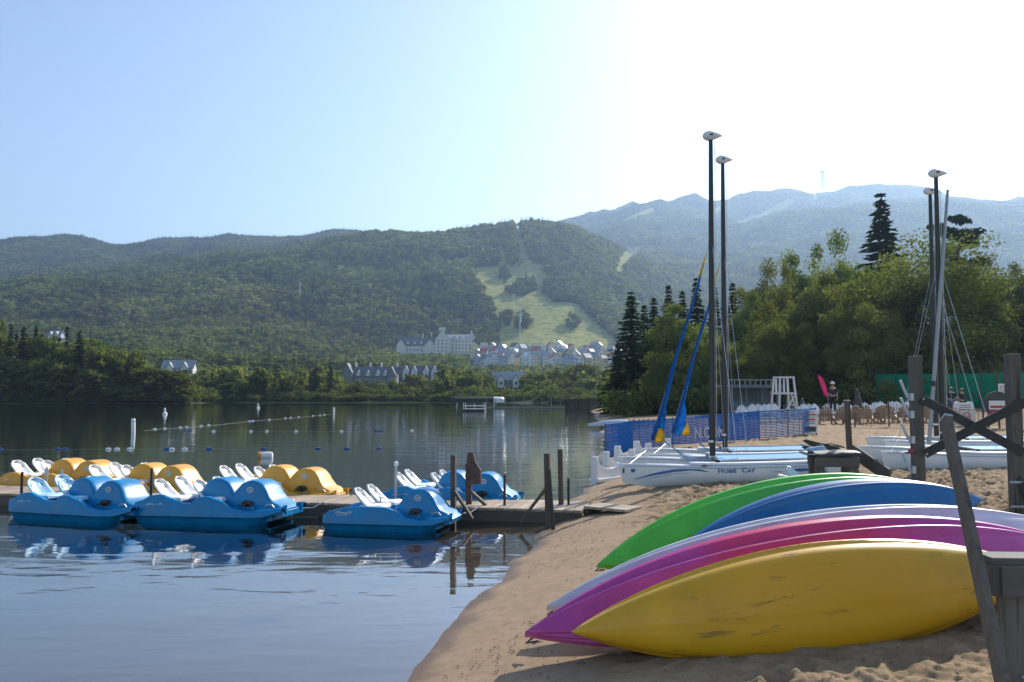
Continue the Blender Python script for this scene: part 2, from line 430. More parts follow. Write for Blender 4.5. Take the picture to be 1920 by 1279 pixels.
def hill_z(X, Y):
    X = np.asarray(X, float); Y = np.asarray(Y, float)
    px = 960 + F * X / np.maximum(Y, 1)
    ip, tp = _smooth_interp(px, HP, None); idd, td = _smooth_interp(np.log(Y), np.log(HD), None)
    tp = tp * tp * (3 - 2 * tp) * 0.5 + tp * 0.5
    def hz(i):
        j0 = np.clip(idd - 1, 0, len(HD) - 1); j1 = idd; j2 = idd + 1; j3 = np.clip(idd + 2, 0, len(HD) - 1)
        p0, p1, p2, p3 = HZ[i, j0], HZ[i, j1], HZ[i, j2], HZ[i, j3]
        m1 = (p2 - p0) * 0.5; m2 = (p3 - p1) * 0.5; t = td
        m1 *= 0.8; m2 *= 0.8
        return (2 * t**3 - 3 * t**2 + 1) * p1 + (t**3 - 2 * t**2 + t) * m1 + (-2 * t**3 + 3 * t**2) * p2 + (t**3 - t**2) * m2
    z = hz(ip) * (1 - tp) + hz(ip + 1) * tp
    w = np.clip((Y - 420) / 700, 0, 1)
    w = w * (1 - 0.7 * np.exp(-((px - 1030) / 110) ** 4))
    z = z + w * ((fbm(X / 230 + 3, Y / 230, 3) - 0.5) * 55 + (vnoise(X / 85, Y / 85) - 0.5) * 20)
    w2 = np.clip((Y - 1700) / 900, 0, 1)
    rt = np.clip((px - 950) / 250, 0, 1)
    z = z + w2 * (np.abs(fbm(X / (330 - 130 * rt) + 8, Y / 700, 3) - 0.5) * (-50 - 55 * rt) + 6 + 5 * rt)
    z = z - np.clip((Y - 500) / 600, 0, 1) * 8 - 2.0 * np.clip((Y - 300) / 200, 0, 1)
    d = land_d(X, np.minimum(Y, 270))
    near = np.clip((Y - 236) / 40, 0, 1)
    return np.where(Y < 276, shore_z(d) * (1 - near) + near * z, z)

def in_poly(px, py, poly):
    inside = np.zeros(px.shape, bool); n = len(poly)
    for i in range(n):
        x0, y0 = poly[i]; x1, y1 = poly[(i + 1) % n]
        c = ((y0 > py) != (y1 > py)) & (px < (x1 - x0) * (py - y0) / (y1 - y0 + 1e-9) + x0)
        inside ^= c
    return inside
# grass runs cut through the forest (laid out by the photo rows / columns they cover on the slope, with the distance band)
RUNS = [
 (820, 1420, [(930, 672), (934, 620), (918, 575), (902, 545), (884, 515), (895, 502), (960, 497), (1016, 494), (1032, 520), (1022, 550), (1036, 566), (1088, 570), (1106, 594), (1140, 622), (1190, 672)]),
 (1000, 1700, [(936, 505), (921, 412), (927, 408), (940, 440), (956, 505)]),
 (1000, 1700, [(978, 508), (958, 420), (963, 408), (969, 408), (983, 450), (1003, 508)]),
 (1000, 1900, [(842, 500), (852, 484), (880, 484), (872, 502)]),
 (1200, 2600, [(1146, 524), (1158, 490), (1172, 470), (1200, 464), (1204, 480), (1180, 498), (1170, 522)]),
 (1500, 3000, [(1160, 470), (1165, 462), (1230, 458), (1235, 468)]),
 (2300, 3700, [(1158, 424), (1166, 412), (1225, 388), (1234, 399)]),
 (2300, 3700, [(1368, 430), (1382, 416), (1430, 396), (1482, 369), (1494, 380), (1440, 410)]),
 (2300, 3700, [(1500, 392), (1520, 372), (1532, 366), (1535, 374)]), (2300, 3700, [(1330, 405), (1350, 385), (1362, 386), (1345, 408)]),
]
ISLES = [[(955, 552), (975, 536), (1003, 532), (1006, 546), (985, 556)], [(935, 520), (948, 512), (958, 520), (945, 530)], [(960, 615), (985, 600), (1000, 606), (985, 618)], [(1060, 608), (1082, 600), (1090, 612), (1070, 618)], [(940, 600), (955, 590), (962, 604), (948, 612)]]
def in_run(X, Y, Z):
    c, s = math.cos(PITCH), math.sin(PITCH)
    dz = Z - EYE; dep = Y * c + dz * s; px = 960 + F * X / dep; py = 639.5 - F * (dz * c - Y * s) / dep
    r = np.zeros(px.shape, bool)
    wob = (fbm(px / 14, py / 14, 2) - 0.5) * 10
    for y0, y1, poly in RUNS:
        r |= (Y > y0) & (Y < y1) & in_poly(px + wob, py + wob * 0.4, poly)
    for poly in ISLES: r &= ~in_poly(px + wob, py + wob * 0.3, poly)
    return r, px, py

def build_hills():
    Ds = 232 * (4700 / 232) ** np.linspace(0, 1, 360)
    us = np.linspace(-1.05, 1.25, 520)
    U, D = np.meshgrid(us, Ds); X = U * D; Y = D
    Z = hill_z(X, Y)
    run, _, _ = in_run(X, Y, Z)
    me = np_mesh('hills', np.stack([X, Y, Z], -1).reshape(-1, 3), grid_faces(*U.shape), True)
    me.attributes.new('grass', 'FLOAT', 'POINT').data.foreach_set('value', run.ravel().astype(np.float32))
    t = NT('hillside')
    a = t.new('ShaderNodeAttribute', attribute_name='grass')
    n1 = t.noise(0.02, 6, 0.65); n2 = t.noise(0.11, 5, 0.7, 'Object', (1, 1, 2.5))
    forest = t.ramp(n1.outputs[0], [(0.3, (0.020, 0.034, 0.012)), (0.7, (0.045, 0.062, 0.020))])
    grass = t.ramp(n2.outputs[0], [(0.28, (0.12, 0.15, 0.05)), (0.5, (0.30, 0.31, 0.11)), (0.72, (0.48, 0.42, 0.20))])
    t.link(t.mix(a.outputs['Fac'], forest.outputs[0], grass.outputs[0]), t.b.inputs['Base Color'])
    t.b.inputs['Roughness'].default_value = 1.0; t.b.inputs['Specular IOR Level'].default_value = 0.0
    o = link_mesh('hills', me, t.m); props(o, 'wooded hills and mountain with grassy ski runs', 'hills', kind='structure')
build_hills()

# ------------------------------------------------------------------ foliage meshes
def leaf_cloud(centres, radii, n, size, seed, flat=0.0, tri=False, squash=0.85, bias=0.7):
    """n small faces spread through clumps; returns verts, quads"""
    g = np.random.default_rng(seed)
    k = g.integers(0, len(centres), n)
    v = g.normal(size=(n, 3)); v /= np.linalg.norm(v, axis=1)[:, None]
    r = g.random(n) ** 0.45
    p = centres[k] + v * (radii[k] * r)[:, None] * np.array([1, 1, squash])
    a = g.normal(size=(n, 3)); a += v * bias; a[:, 2] += flat
    a /= np.linalg.norm(a, axis=1)[:, None]
    b = np.cross(a, g.normal(size=(n, 3))); b /= np.linalg.norm(b, axis=1)[:, None]
    c = np.cross(a, b)
    s = size * g.uniform(0.6, 1.35, n)[:, None]
    if tri:
        V = np.stack([p + b * s, p - b * s * 0.6 + c * s * 0.8, p - b * s * 0.6 - c * s * 0.8], 1).reshape(-1, 3)
        return V, np.arange(3 * n).reshape(-1, 3)
    V = np.stack([p + b * s, p + c * s * 0.6, p - b * s * 0.9, p - c * s * 0.6], 1).reshape(-1, 3)
    return V, np.arange(4 * n).reshape(-1, 4)
def crown_clumps(seed, n, rx, rz, zc, lumpy=0.35, clump=0.34):
    g = np.random.default_rng(seed)
    v = g.normal(size=(n, 3)); v /= np.linalg.norm(v, axis=1)[:, None]
    v[:, 2] = np.where(v[:, 2] < -0.55, -v[:, 2] * 0.6, v[:, 2])
    r = g.uniform(0.35, 1.0, n) ** 0.6 * (1 + lumpy * (g.random(n) - 0.5))
    c = v * r[:, None] * np.array([rx, rx, rz]) * 0.78 + np.array([0, 0, zc])
    return c, np.full(n, rx * clump) * g.uniform(0.7, 1.3, n)
def conifer_faces(seed, H, rb, rows, per, droop=0.35, z0=0.06, fat=0.25, sparse=0.0):
    """layers of drooping sprays round a trunk; quads"""
    g = np.random.default_rng(seed); V = []
    for i in range(rows):
        t = (i + g.random() * 0.6) / rows
        z = H * (z0 + (1 - z0) * t)
        rad = rb * (1 - t) ** 0.9 * g.uniform(0.82, 1.12) + 0.03 * rb
        m = max(3, int(per * (1 - 0.65 * t)))
        for j in range(m):
            if g.random() < sparse: continue
            a = 2 * math.pi * (j + g.random() * 0.8) / m + i * 1.7
            L = rad * g.uniform(0.6, 1.1); dr = droop * L * g.uniform(0.6, 1.3)
            d = np.array([math.cos(a), math.sin(a), 0]); s = np.array([-d[1], d[0], 0])
            w = L * fat * g.uniform(0.7, 1.3)
            o = np.array([0, 0, z])
            V += [o + d * L * 0.12, o + d * L * 0.6 + s * w - [0, 0, dr * 0.35], o + d * L - [0, 0, dr], o + d * L * 0.6 - s * w - [0, 0, dr * 0.35 + 0.25 * w]]
    V = np.array(V)
    return V, np.arange(len(V)).reshape(-1, 4)

protos = bpy.data.collections.new('forest_trees')
def far_decid(seed, i):
    c, r = crown_clumps(seed, 16, 1.0, 1.15, 1.35, 0.5, 0.42)
    V, Fq = leaf_cloud(c, r, 360, 0.19, seed + 1, bias=2.2)
    me = np_mesh('far_leaf', V, Fq); me.materials.append(M['leaf_far'])
    o = bpy.data.objects.new('far_tree_%d' % i, me); protos.objects.link(o)
def far_conif(seed, i):
    V, Fq = conifer_faces(seed, 3.2, 0.62, 15, 11, 0.5, 0.05, 0.35)
    me = np_mesh('far_needle', V, Fq); me.materials.append(M['needle_far'])
    o = bpy.data.objects.new('far_tree_%d' % i, me); protos.objects.link(o)
for i in range(5): far_decid(100 + i * 7, i)
for i in range(5, 7): far_conif(200 + i * 7, i)

def instance_group(name, coll):
    ng = bpy.data.node_groups.new(name, 'GeometryNodeTree')
    ng.interface.new_socket('Geometry', in_out='INPUT', socket_type='NodeSocketGeometry')
    ng.interface.new_socket('Geometry', in_out='OUTPUT', socket_type='NodeSocketGeometry')
    N = ng.nodes; Lk = ng.links
    gi = N.new('NodeGroupInput'); go = N.new('NodeGroupOutput')
    iop = N.new('GeometryNodeInstanceOnPoints'); ci = N.new('GeometryNodeCollectionInfo')
    ci.inputs['Collection'].default_value = coll; ci.inputs['Separate Children'].default_value = True; ci.inputs['Reset Children'].default_value = True
    def attr(nm, ty):
        a = N.new('GeometryNodeInputNamedAttribute'); a.data_type = ty; a.inputs['Name'].default_value = nm; return a.outputs[0]
    cx = N.new('ShaderNodeCombineXYZ'); Lk.new(attr('rotz', 'FLOAT'), cx.inputs[2])
    sx = N.new('ShaderNodeCombineXYZ'); s = attr('sc', 'FLOAT'); h = attr('sh', 'FLOAT')
    Lk.new(s, sx.inputs[0]); Lk.new(s, sx.inputs[1]); Lk.new(h, sx.inputs[2])
    Lk.new(gi.outputs[0], iop.inputs['Points']); Lk.new(ci.outputs[0], iop.inputs['Instance'])
    iop.inputs['Pick Instance'].default_value = True
    Lk.new(attr('idx', 'INT'), iop.inputs['Instance Index'])
    Lk.new(cx.outputs[0], iop.inputs['Rotation']); Lk.new(sx.outputs[0], iop.inputs['Scale'])
    Lk.new(iop.outputs[0], go.inputs[0])
    return ng
NG_FOREST = instance_group('forest_scatter', protos)
def scatter(name, P, sc, sh, idx, label, cat, ng):
    me = bpy.data.meshes.new(name); me.vertices.add(len(P)); me.vertices.foreach_set('co', np.asarray(P, np.float32).ravel())
    g = np.random.default_rng(len(P))
    for nm, ty, val in (('sc', 'FLOAT', sc), ('sh', 'FLOAT', sh), ('rotz', 'FLOAT', g.random(len(P)) * 6.28), ('idx', 'INT', idx)):
        me.attributes.new(nm, ty, 'POINT').data.foreach_set('value', np.asarray(val, np.int32 if ty == 'INT' else np.float32))
    o = link_mesh(name, me); mod = o.modifiers.new('scatter', 'NODES'); mod.node_group = ng
    return props(o, label, cat, kind='stuff')
# clearings in front of buildings: (px centre, half width, nearest D, building D, lowest row that must stay visible)
CLEAR = [(817, 76, 500, 905, 668), (1020, 150, 480, 880, 688), (728, 96, 262, 445, 716), (334, 34, 262, 345, 704), (102, 16, 262, 470, 632), (953, 32, 255, 330, 724)]
def build_forest():
    g = np.random.default_rng(11)
    def sample(n, D0, D1, px0, px1, r0, r1, con, asp=1.0):
        D = np.sqrt(g.random(n) * (D1**2 - D0**2) + D0**2); px = g.uniform(px0, px1, n)
        X = (px - 960) / F * D; Z = hill_z(X, D)
        # facing side only
        Z2 = hill_z(X * 1.012, D * 1.012)
        keep = (Z2 - Z) / (0.012 * D) > -0.12
        run, ppx, ppy = in_run(X, D, Z); keep &= ~run
        ok = land_d(X, np.minimum(D, 270)) > 4; keep &= ok
        cl = fbm(X / 60 + 40, D / 60, 2)
        isc = g.random(n) < con + (cl - 0.5) * 1.1
        r = g.uniform(r0, r1, n) * np.where(isc, 0.95, 1.0)
        hgt = r * np.where(isc, 1.35, g.uniform(0.85, 1.2, n)) * asp
        top = Z + hgt * np.where(isc, 3.2, 2.5)
        _, ty = proj_np(X, D, top)
        for cx, hw, d0, d1, row in CLEAR:
            hide = (np.abs(ppx - cx) < hw) & (D > d0 - 200) & (D < d1 + 14) & (ty < row + g.uniform(-12, 6, n))
            keep &= ~hide
        idx = np.where(isc, g.integers(5, 7, n), g.integers(0, 5, n))
        return X[keep], D[keep], Z[keep], r[keep], hgt[keep], idx[keep]
    def proj_np(x, y, z):
        c, s = math.cos(PITCH), math.sin(PITCH); dz = z - EYE
        dep = y * c + dz * s
        return 960 + F * x / dep, 639.5 - F * (dz * c - y * s) / dep
    sets = [sample(5200, 258, 520, -420, 2250, 2.9, 4.8, 0.25, 0.9), sample(26000, 520, 1000, -300, 2150, 3.8, 6.2, 0.16, 0.85),
            sample(46000, 1000, 1780, -250, 2100, 5.0, 8.2, 0.14, 0.85), sample(64000, 1780, 2700, -150, 2080, 6.5, 9.5, 0.25, 0.62), sample(80000, 2700, 3500, 850, 2080, 7.0, 10.5, 0.3, 0.45)]
    X, D, Z, r, h, idx = [np.concatenate(a) for a in zip(*sets)]
    scatter('forest', np.stack([X, D, Z - 0.25 * h], 1), r, h, idx, 'dense mixed forest covering the hills behind the lake', 'forest', NG_FOREST)
build_forest()

def build_litter():
    col = bpy.data.collections.new('litter_kinds'); mats = [plain('litter_bark', (0.095, 0.068, 0.046), 0.9, 0.3, 20), plain('litter_straw', (0.30, 0.22, 0.13), 0.9, 0.3, 20), plain('litter_stone', (0.20, 0.18, 0.165), 0.8, 0.3, 20)]
    sh = [MB().prism([(-0.5, -0.18), (0.1, -0.28), (0.5, -0.05), (0.3, 0.22), (-0.35, 0.2)], 0.12), MB().tube([(-0.8, 0, 0), (-0.2, 0.12, 0.08), (0.3, 0.05, 0.02), (0.9, -0.1, 0.05)], [0.05, 0.07, 0.06, 0.03], 5), MB().lathe([(0.05, -0.25), (0.42, -0.1), (0.4, 0.12), (0.05, 0.28)], n=7)]
    for i, (m, mt) in enumerate(zip(sh, mats)):
        me = m.mesh('litter_%d' % i, True); me.materials.append(mt); col.objects.link(bpy.data.objects.new('litter_%d' % i, me))
    g = np.random.default_rng(77); n = 11000
    Y = 4.8 + 15 * g.random(n) ** 1.1; X = np.interp(Y, _sy, _sx) + 0.25 + 5.2 * g.random(n) ** 1.3
    d = land_d(X, Y); dens = fbm(X * 1.1 + 4, Y * 1.1, 3); keep = (d > 0.25) & (g.random(n) < np.clip((dens - 0.42) * 5, 0.06, 1))
    Z = shore_z(d) + 0.012 + np.clip((d - 1.1) / 0.9, 0, 1) * 0.012
    s = 0.006 + 0.024 * g.random(n) ** 2.5
    scatter('beach_litter', np.stack([X, Y, Z], 1)[keep], s[keep], s[keep], np.where(g.random(n) < 0.6, 0, np.where(g.random(n) < 0.6, 1, 2))[keep], 'bark chips, twigs and pebbles strewn over the sand', 'litter', instance_group('litter_scatter', col))
build_litter()

def build_haze():
    t = NT('haze_air'); t.n.remove(t.b)
    v = t.new('ShaderNodeVolumePrincipled')
    v.inputs['Color'].default_value = (0.47, 0.68, 1.0, 1); v.inputs['Density'].default_value = 0.000165; v.inputs['Anisotropy'].default_value = 0.55
    t.link(v.outputs[0], t.out.inputs['Volume'])
    o = MB().box((0, 2300, 450), (12000, 5000, 910)).build('haze', t.m)
    props(o, 'thin blue morning haze filling the valley', 'haze', kind='stuff')
    return o
haze = build_haze()
# ================================================================== TREES
def gz(x, y):
    d = float(land_d(np.array([x]), np.array([y]))[0])
    return float(shore_z(np.array([d]))[0]) + min(max((y - 70) / 60, 0), 1) * min(max(d / 10, 0), 1) * 1.5
def needle_tree(seed, H, rb, rows, per, tuft, size, droop=0.35, z0=0.04):
    g = np.random.default_rng(seed); P = []; Dn = []
    for i in range(rows):
        t = (i + g.random() * 0.7) / rows; z = H * (z0 + (1 - z0) * t)
        rad = rb * (1 - t) ** 0.85 * g.uniform(0.75, 1.15) + 0.05
        m = max(4, int(per * (1 - 0.6 * t)))
        for j in range(m):
            a = 2 * math.pi * (j + g.random() * 0.9) / m + i * 2.1
            L = rad * g.uniform(0.55, 1.12)
            k = max(3, int(tuft * (0.35 + 0.65 * (1 - t))))
            q = (np.arange(k) + g.random(k)) / k
            dx = np.stack([np.cos(a) * L * q, np.sin(a) * L * q, z - droop * L * q ** 1.3 + 0.12 * L * q ** 3], 1)
            side = (g.random(k) - 0.5) * 0.42 * L * (1 - 0.6 * q)
            dx[:, 0] += -np.sin(a) * side; dx[:, 1] += np.cos(a) * side; dx[:, 2] -= np.abs(side) * 0.35
            P.append(dx); Dn.append(np.tile([math.cos(a), math.sin(a), -droop], (k, 1)))
    P = np.concatenate(P); Dn = np.concatenate(Dn); n = len(P)
    Dn = Dn + g.normal(size=(n, 3)) * 0.35; Dn /= np.linalg.norm(Dn, axis=1)[:, None]
    S = np.cross(Dn, g.normal(size=(n, 3))); S /= np.linalg.norm(S, axis=1)[:, None]
    s = size * g.uniform(0.6, 1.3, n)[:, None]
    V = np.stack([P - Dn * s, P + S * s * 0.42, P + Dn * s * 1.2, P - S * s * 0.42], 1).reshape(-1, 3)
    return V, np.arange(4 * n).reshape(-1, 4)
def trunk_mesh(seed, H, r0, limbs, spread, top=0.9):
    g = random.Random(seed); mb = MB(); pts = []; rs = []
    for i in range(7):
        t = i / 6; pts.append((g.uniform(-1, 1) * 0.03 * H * t, g.uniform(-1, 1) * 0.03 * H * t, H * top * t - 0.3)); rs.append(r0 * (1 - 0.85 * t) + 0.02)
    rs[0] *= 1.35
    mb.tube(pts, rs, 7)
    for k in range(limbs):
        t = g.uniform(0.2, 0.8); i = int(t * 6); b = Vector(pts[i]); a = g.uniform(0, 6.28); L = spread * g.uniform(0.5, 0.95) * (1.1 - 0.6 * t)
        e = b + Vector((math.cos(a) * L, math.sin(a) * L, L * g.uniform(0.4, 0.9)))
        mb.tube([b, b.lerp(e, 0.5) + Vector((0, 0, 0.08 * L)), e], [rs[i] * 0.5, rs[i] * 0.32, 0.03], 5)
    me = mb.mesh('trunk', True); me.materials.append(M['bark']); return me
def proto_decid(seed, H, rx, n, size, mat, clumps=60, low=0.5):
    c, r = crown_clumps(seed, clumps, rx, H * 0.5, H * 0.5, 0.5, 0.25)
    g = np.random.default_rng(seed); k = int(clumps * 0.75)          # skirts: boughs hanging low all round
    a = g.uniform(0, 6.28, k); q = g.uniform(0.25, 0.85, k) * rx
    c = np.concatenate([c, np.stack([np.cos(a) * q, np.sin(a) * q, g.uniform(0.10, 0.42, k) * H], 1)]); r = np.concatenate([r, np.full(k, rx * 0.23) * g.uniform(0.7, 1.3, k)])
    V, Fq = leaf_cloud(c, r, n, size, seed + 3, bias=1.8)
    lo, hi = np.percentile(V[:, 2], 0.5), V[:, 2].max(); V[:, 2] = (V[:, 2] - lo) / (hi - lo) * H * 0.95 + H * 0.05
    V[:, :2] *= rx / np.percentile(np.hypot(V[:, 0], V[:, 1]), 97)
    me = np_mesh('crown', V, Fq); me.materials.append(mat)
    return me, trunk_mesh(seed, H, 0.020 * H, 9, rx * 0.7, 0.7)
def proto_conif(seed, H, rb, rows, per, tuft, size):
    V, Fq = needle_tree(seed, H, rb, rows, per, tuft, size); me = np_mesh('crown', V, Fq); me.materials.append(M['needle_near'])
    return me, trunk_mesh(seed, H, 0.014 * H, 0, 1, 0.97)
def pine_mesh(seed, H, rx):
    g = np.random.default_rng(seed); c = []; r = []
    for i in range(46):
        t = g.uniform(0.25, 1.0); a = g.uniform(0, 6.28); L = rx * (1.15 - t) ** 0.6 * g.uniform(0.3, 1)
        c.append((math.cos(a) * L, math.sin(a) * L, H * t + 0.12 * L)); r.append(0.85)
    V, Fq = leaf_cloud(np.array(c), np.array(r), 6500, 0.17, seed, flat=0.6, squash=0.38)
    me = np_mesh('crown', V, Fq); me.materials.append(M['needle_near']); return me, trunk_mesh(seed, H, 0.28, 12, rx * 0.7)
TP = {
 'dA': (*proto_decid(31, 15, 5.2, 27000, 0.145, M['leaf_near']), 15, 5.2),
 'dB': (*proto_decid(57, 15, 4.6, 24000, 0.145, M['leaf_near2'], 48), 15, 4.6),
 'dC': (*proto_decid(83, 15, 6.4, 52000, 0.125, M['leaf_near'], 90), 15, 6.4),
 'sA': (*proto_conif(17, 15, 2.9, 48, 18, 13, 0.27), 15, 2.9),
 'sB': (*proto_conif(23, 15, 2.3, 48, 16, 12, 0.25), 15, 2.3),
 'pA': (*pine_mesh(41, 15, 4.0), 15, 4.2),
 'mD': (*proto_decid(61, 15, 5.0, 3600, 0.40, M['leaf_near2'], 40), 15, 5.0),
 'mE': (*proto_decid(67, 15, 4.4, 3400, 0.40, M['leaf_near'], 34), 15, 4.4),
 'mS': (*proto_conif(71, 15, 3.0, 26, 11, 6, 0.5), 15, 3.0)}
def tree(kind, name, px, top, D, hw, label, cat, group=None, rz=None):
    cr, tr, H0, R0 = TP[kind]
    x = (px - 960) / F * D; z = gz(x, D) if D < 232 else float(hill_z(np.array([x]), np.array([float(D)]))[0])
    H = at(px, top, D).z - z; rr = hw / F * D
    o = empty(name, (x, D, z), random.uniform(0, 6.28) if rz is None else rz, label, cat, group)
    o.scale = (rr / R0, rr / R0, H / H0)
    link_mesh('trunk', tr, None, o); link_mesh('crown', cr, None, o)
    return o
for kind, px, top, D, hw, lab in [
  ('sA', 1184, 548, 84, 66, 'leftmost tall dark spruce at the end of the beach tree line'),
  ('sB', 1209, 570, 88, 44, 'slim spruce just right of the leftmost tall spruce'),
  ('sB', 1227, 556, 92, 44, 'spruce with its tip showing behind the blue furled sails, third from the left'),
  ('sB', 1255, 533, 96, 42, 'spruce tip standing above the round olive tree, left one'),
  ('sB', 1281, 543, 98, 40, 'spruce tip standing above the round olive tree, right one'),
  ('sA', 1307, 522, 93, 48, 'dark spruce directly left of the two tall black masts'),
  ('sB', 1342, 536, 96, 42, 'dark spruce showing between the two tall black masts'),
  ('sB', 1376, 528, 94, 42, 'dark spruce just right of the two tall black masts'),
  ('sA', 1158, 640, 80, 36, 'small dark spruce at the left foot of the beach tree line'),
  ('sA', 1660, 363, 90, 100, 'tallest spruce with a pointed top rising above the leafy trees')]:
    tree(kind, 'spruce_tree', px, top, D, hw, lab, 'tree', 'spruces behind the beach')
tree('pA', 'pine_tree', 1800, 408, 92, 95, 'broad pine with layered branches right of the tallest spruce', 'tree')
for kind, px, top, D, hw, lab in [
  ('dB', 1262, 560, 79, 62, 'round olive green tree between the spruces left of the masts'),
  ('dA', 1340, 605, 77, 52, 'shaded leafy tree behind the feet of the two black masts'),
  ('dB', 1398, 540, 83, 48, 'dark leafy tree right of the second black mast'),
  ('dA', 1441, 478, 88, 60, 'rounded leafy tree at the left shoulder of the large tree group'),
  ('dB', 1502, 462, 94, 60, 'leafy tree top between the rounded shoulder tree and the taller one'),
  ('dA', 1578, 432, 97, 66, 'tall loose crowned tree left of the tallest spruce'),
  ('dB', 1529, 503, 76, 76, 'lighter green leafy tree in front above the pink flag'),
  ('dA', 1455, 565, 73, 66, 'dense low leafy tree behind the white lifeguard chair'),
  ('dA', 1612, 530, 72, 80, 'broad leafy tree behind the row of beach chairs'),
  ('dC', 1725, 436, 76, 165, 'largest olive green tree with drooping foliage behind the right masts'),
  ('dA', 1650, 470, 82, 84, 'leafy tree below the tallest spruce, left of the largest tree'),
  ('dB', 1852, 520, 75, 66, 'leafy tree behind the right side of the largest tree'),
  ('dA', 1888, 468, 88, 70, 'leafy tree at the right edge behind the green windscreen'),
  ('dB', 1945, 500, 78, 70, 'dark leafy tree cut off by the right edge of the picture'),
  ('dA', 1390, 640, 70, 50, 'low dark leafy tree beside the grey beach hut')]:
    tree(kind, 'leafy_tree', px, top, D, hw, lab, 'tree', 'leafy trees behind the beach')
# far left shore: every tree on the bank
_tp = [(-120, 600), (0, 606), (60, 618), (120, 622), (200, 650), (260, 672), (335, 705)]
_g = random.Random(5)
px = -110
while px < 336:
    top = np.interp(px, *zip(*_tp)) + _g.uniform(-12, 16)
    con = px < 150 and _g.random() < 0.6 or 290 < px < 325
    D = _g.uniform(232, 246)
    if con: tree('mS', 'spruce_tree', px, top, D, _g.uniform(20, 27), 'dark conifer in the shaded wood at the far left shore', 'tree', 'conifers on the far left shore')
    else: tree(_g.choice(['mD', 'mE']), 'leafy_tree', px, top, D, _g.uniform(26, 38), 'leafy tree in the shaded wood at the far left shore', 'tree', 'leafy trees on the far left shore')
    px += _g.uniform(9, 14)
px = -120
while px < 330:
    top = np.interp(px, *zip(*_tp)) + 50 + _g.uniform(-12, 20)
    tree(_g.choice(['mD', 'mE']), 'leafy_tree', px, top, _g.uniform(229, 233), _g.uniform(24, 34), 'low leafy tree at the water edge of the far left shore', 'tree', 'low trees on the far left shore')
    px += _g.uniform(15, 22)
for px, top, D, hw, k in [(352, 716, 262, 20, 'mE'), (395, 712, 264, 24, 'mD'), (440, 716, 262, 24, 'mE'), (500, 700, 268, 26, 'mD'), (548, 704, 266, 24, 'mE'), (592, 690, 262, 15, 'mS'), (620, 686, 262, 17, 'mS'),
                          (840, 682, 290, 26, 'mD'), (872, 690, 284, 26, 'mE'), (905, 700, 284, 22, 'mD'), (1000, 696, 282, 30, 'mE'), (1045, 690, 290, 30, 'mD'), (1090, 680, 284, 30, 'mE'), (1130, 690, 280, 26, 'mD'), (780, 700, 290, 26, 'mE')]:
    if k == 'mS': tree(k, 'spruce_tree', px, top, D, hw, 'small olive conifer on the middle of the far shore beside the manor', 'tree', 'conifers on the middle shore')
    else: tree(k, 'leafy_tree', px, top, D, hw, 'leafy tree on the middle of the far shore behind the low bushes', 'tree', 'leafy trees on the middle shore')
# low bushes along the far water line: nobody could count them
bush_c = bpy.data.collections.new('shore_bush_kinds')
for i in range(3):
    c, r = crown_clumps(300 + i, 12, 1.0, 0.75, 0.55, 0.4, 0.45); V, Fq = leaf_cloud(c, r, 420, 0.12, 310 + i)
    me = np_mesh('bush', V, Fq); me.materials.append(M['leaf_near2'] if i else M['leaf_far']); bush_c.objects.link(bpy.data.objects.new('shore_bush_%d' % i, me))
NG_BUSH = instance_group('bush_scatter', bush_c)
def build_bushes():
    g = np.random.default_rng(19); n = 1500
    px = g.uniform(-450, 1180, n); k = g.random(n) ** 1.5
    sy = np.interp(px, _fp, _fy); D = sy + 1 + k * np.where(px < 335, 9, 14); X = (px - 960) / F * D
    d = land_d(X, D); keep = d > 0.3
    Z = hill_z(X, D); r = g.uniform(1.3, 2.6, n) * (0.7 + 0.8 * k)
    scatter('shore_bushes', np.stack([X, D, np.maximum(Z, 0.1) - 0.2], 1)[keep], r[keep], (r * g.uniform(0.8, 1.3, n))[keep], g.integers(0, 3, n)[keep], 'low green bushes lining the far shore', 'bushes', NG_BUSH)
    # hedge and undergrowth below the beach trees
    n = 520; px = g.uniform(1128, 2150, n); D = g.uniform(72, 100, n); X = (px - 960) / F * D
    Z = np.array([gz(a, b) for a, b in zip(X, D)]); r = g.uniform(1.0, 2.2, n)
    keep = land_d(X, D) > 1.5
    scatter('undergrowth', np.stack([X, D, Z - 0.2], 1)[keep], r[keep], (r * g.uniform(0.8, 1.5, n))[keep], g.integers(0, 3, n)[keep], 'dark shrubs under the trees behind the beach', 'shrubs', NG_BUSH)
build_bushes()

# ================================================================== BUILDINGS
M['wall_cream'] = plain('wall_cream', (0.62, 0.60, 0.55), 0.8, 0.08, 0.3)
M['wall_white'] = plain('wall_white', (0.60, 0.61, 0.61), 0.8, 0.06, 0.3)
M['wall_stone'] = plain('wall_stone', (0.16, 0.16, 0.16), 0.9, 0.3, 0.8)
M['wall_yellow'] = plain('wall_yellow', (0.62, 0.52, 0.25), 0.8, 0.08, 0.3)
M['wall_brown'] = plain('wall_brown', (0.20, 0.13, 0.09), 0.8, 0.15, 0.5)
M['wall_blue'] = plain('wall_blue', (0.30, 0.38, 0.48), 0.8, 0.08, 0.3)
M['roof_slate'] = plain('roof_slate', (0.10, 0.115, 0.135), 0.6, 0.2, 0.8)
M['roof_grey'] = plain('roof_grey', (0.26, 0.28, 0.31), 0.5, 0.15, 0.5)
M['roof_red'] = plain('roof_red', (0.38, 0.09, 0.05), 0.5, 0.12, 0.5)
M['roof_blue'] = plain('roof_blue', (0.16, 0.25, 0.36), 0.45, 0.12, 0.5)
M['roof_pale'] = plain('roof_pale', (0.50, 0.55, 0.60), 0.35, 0.1, 0.5)
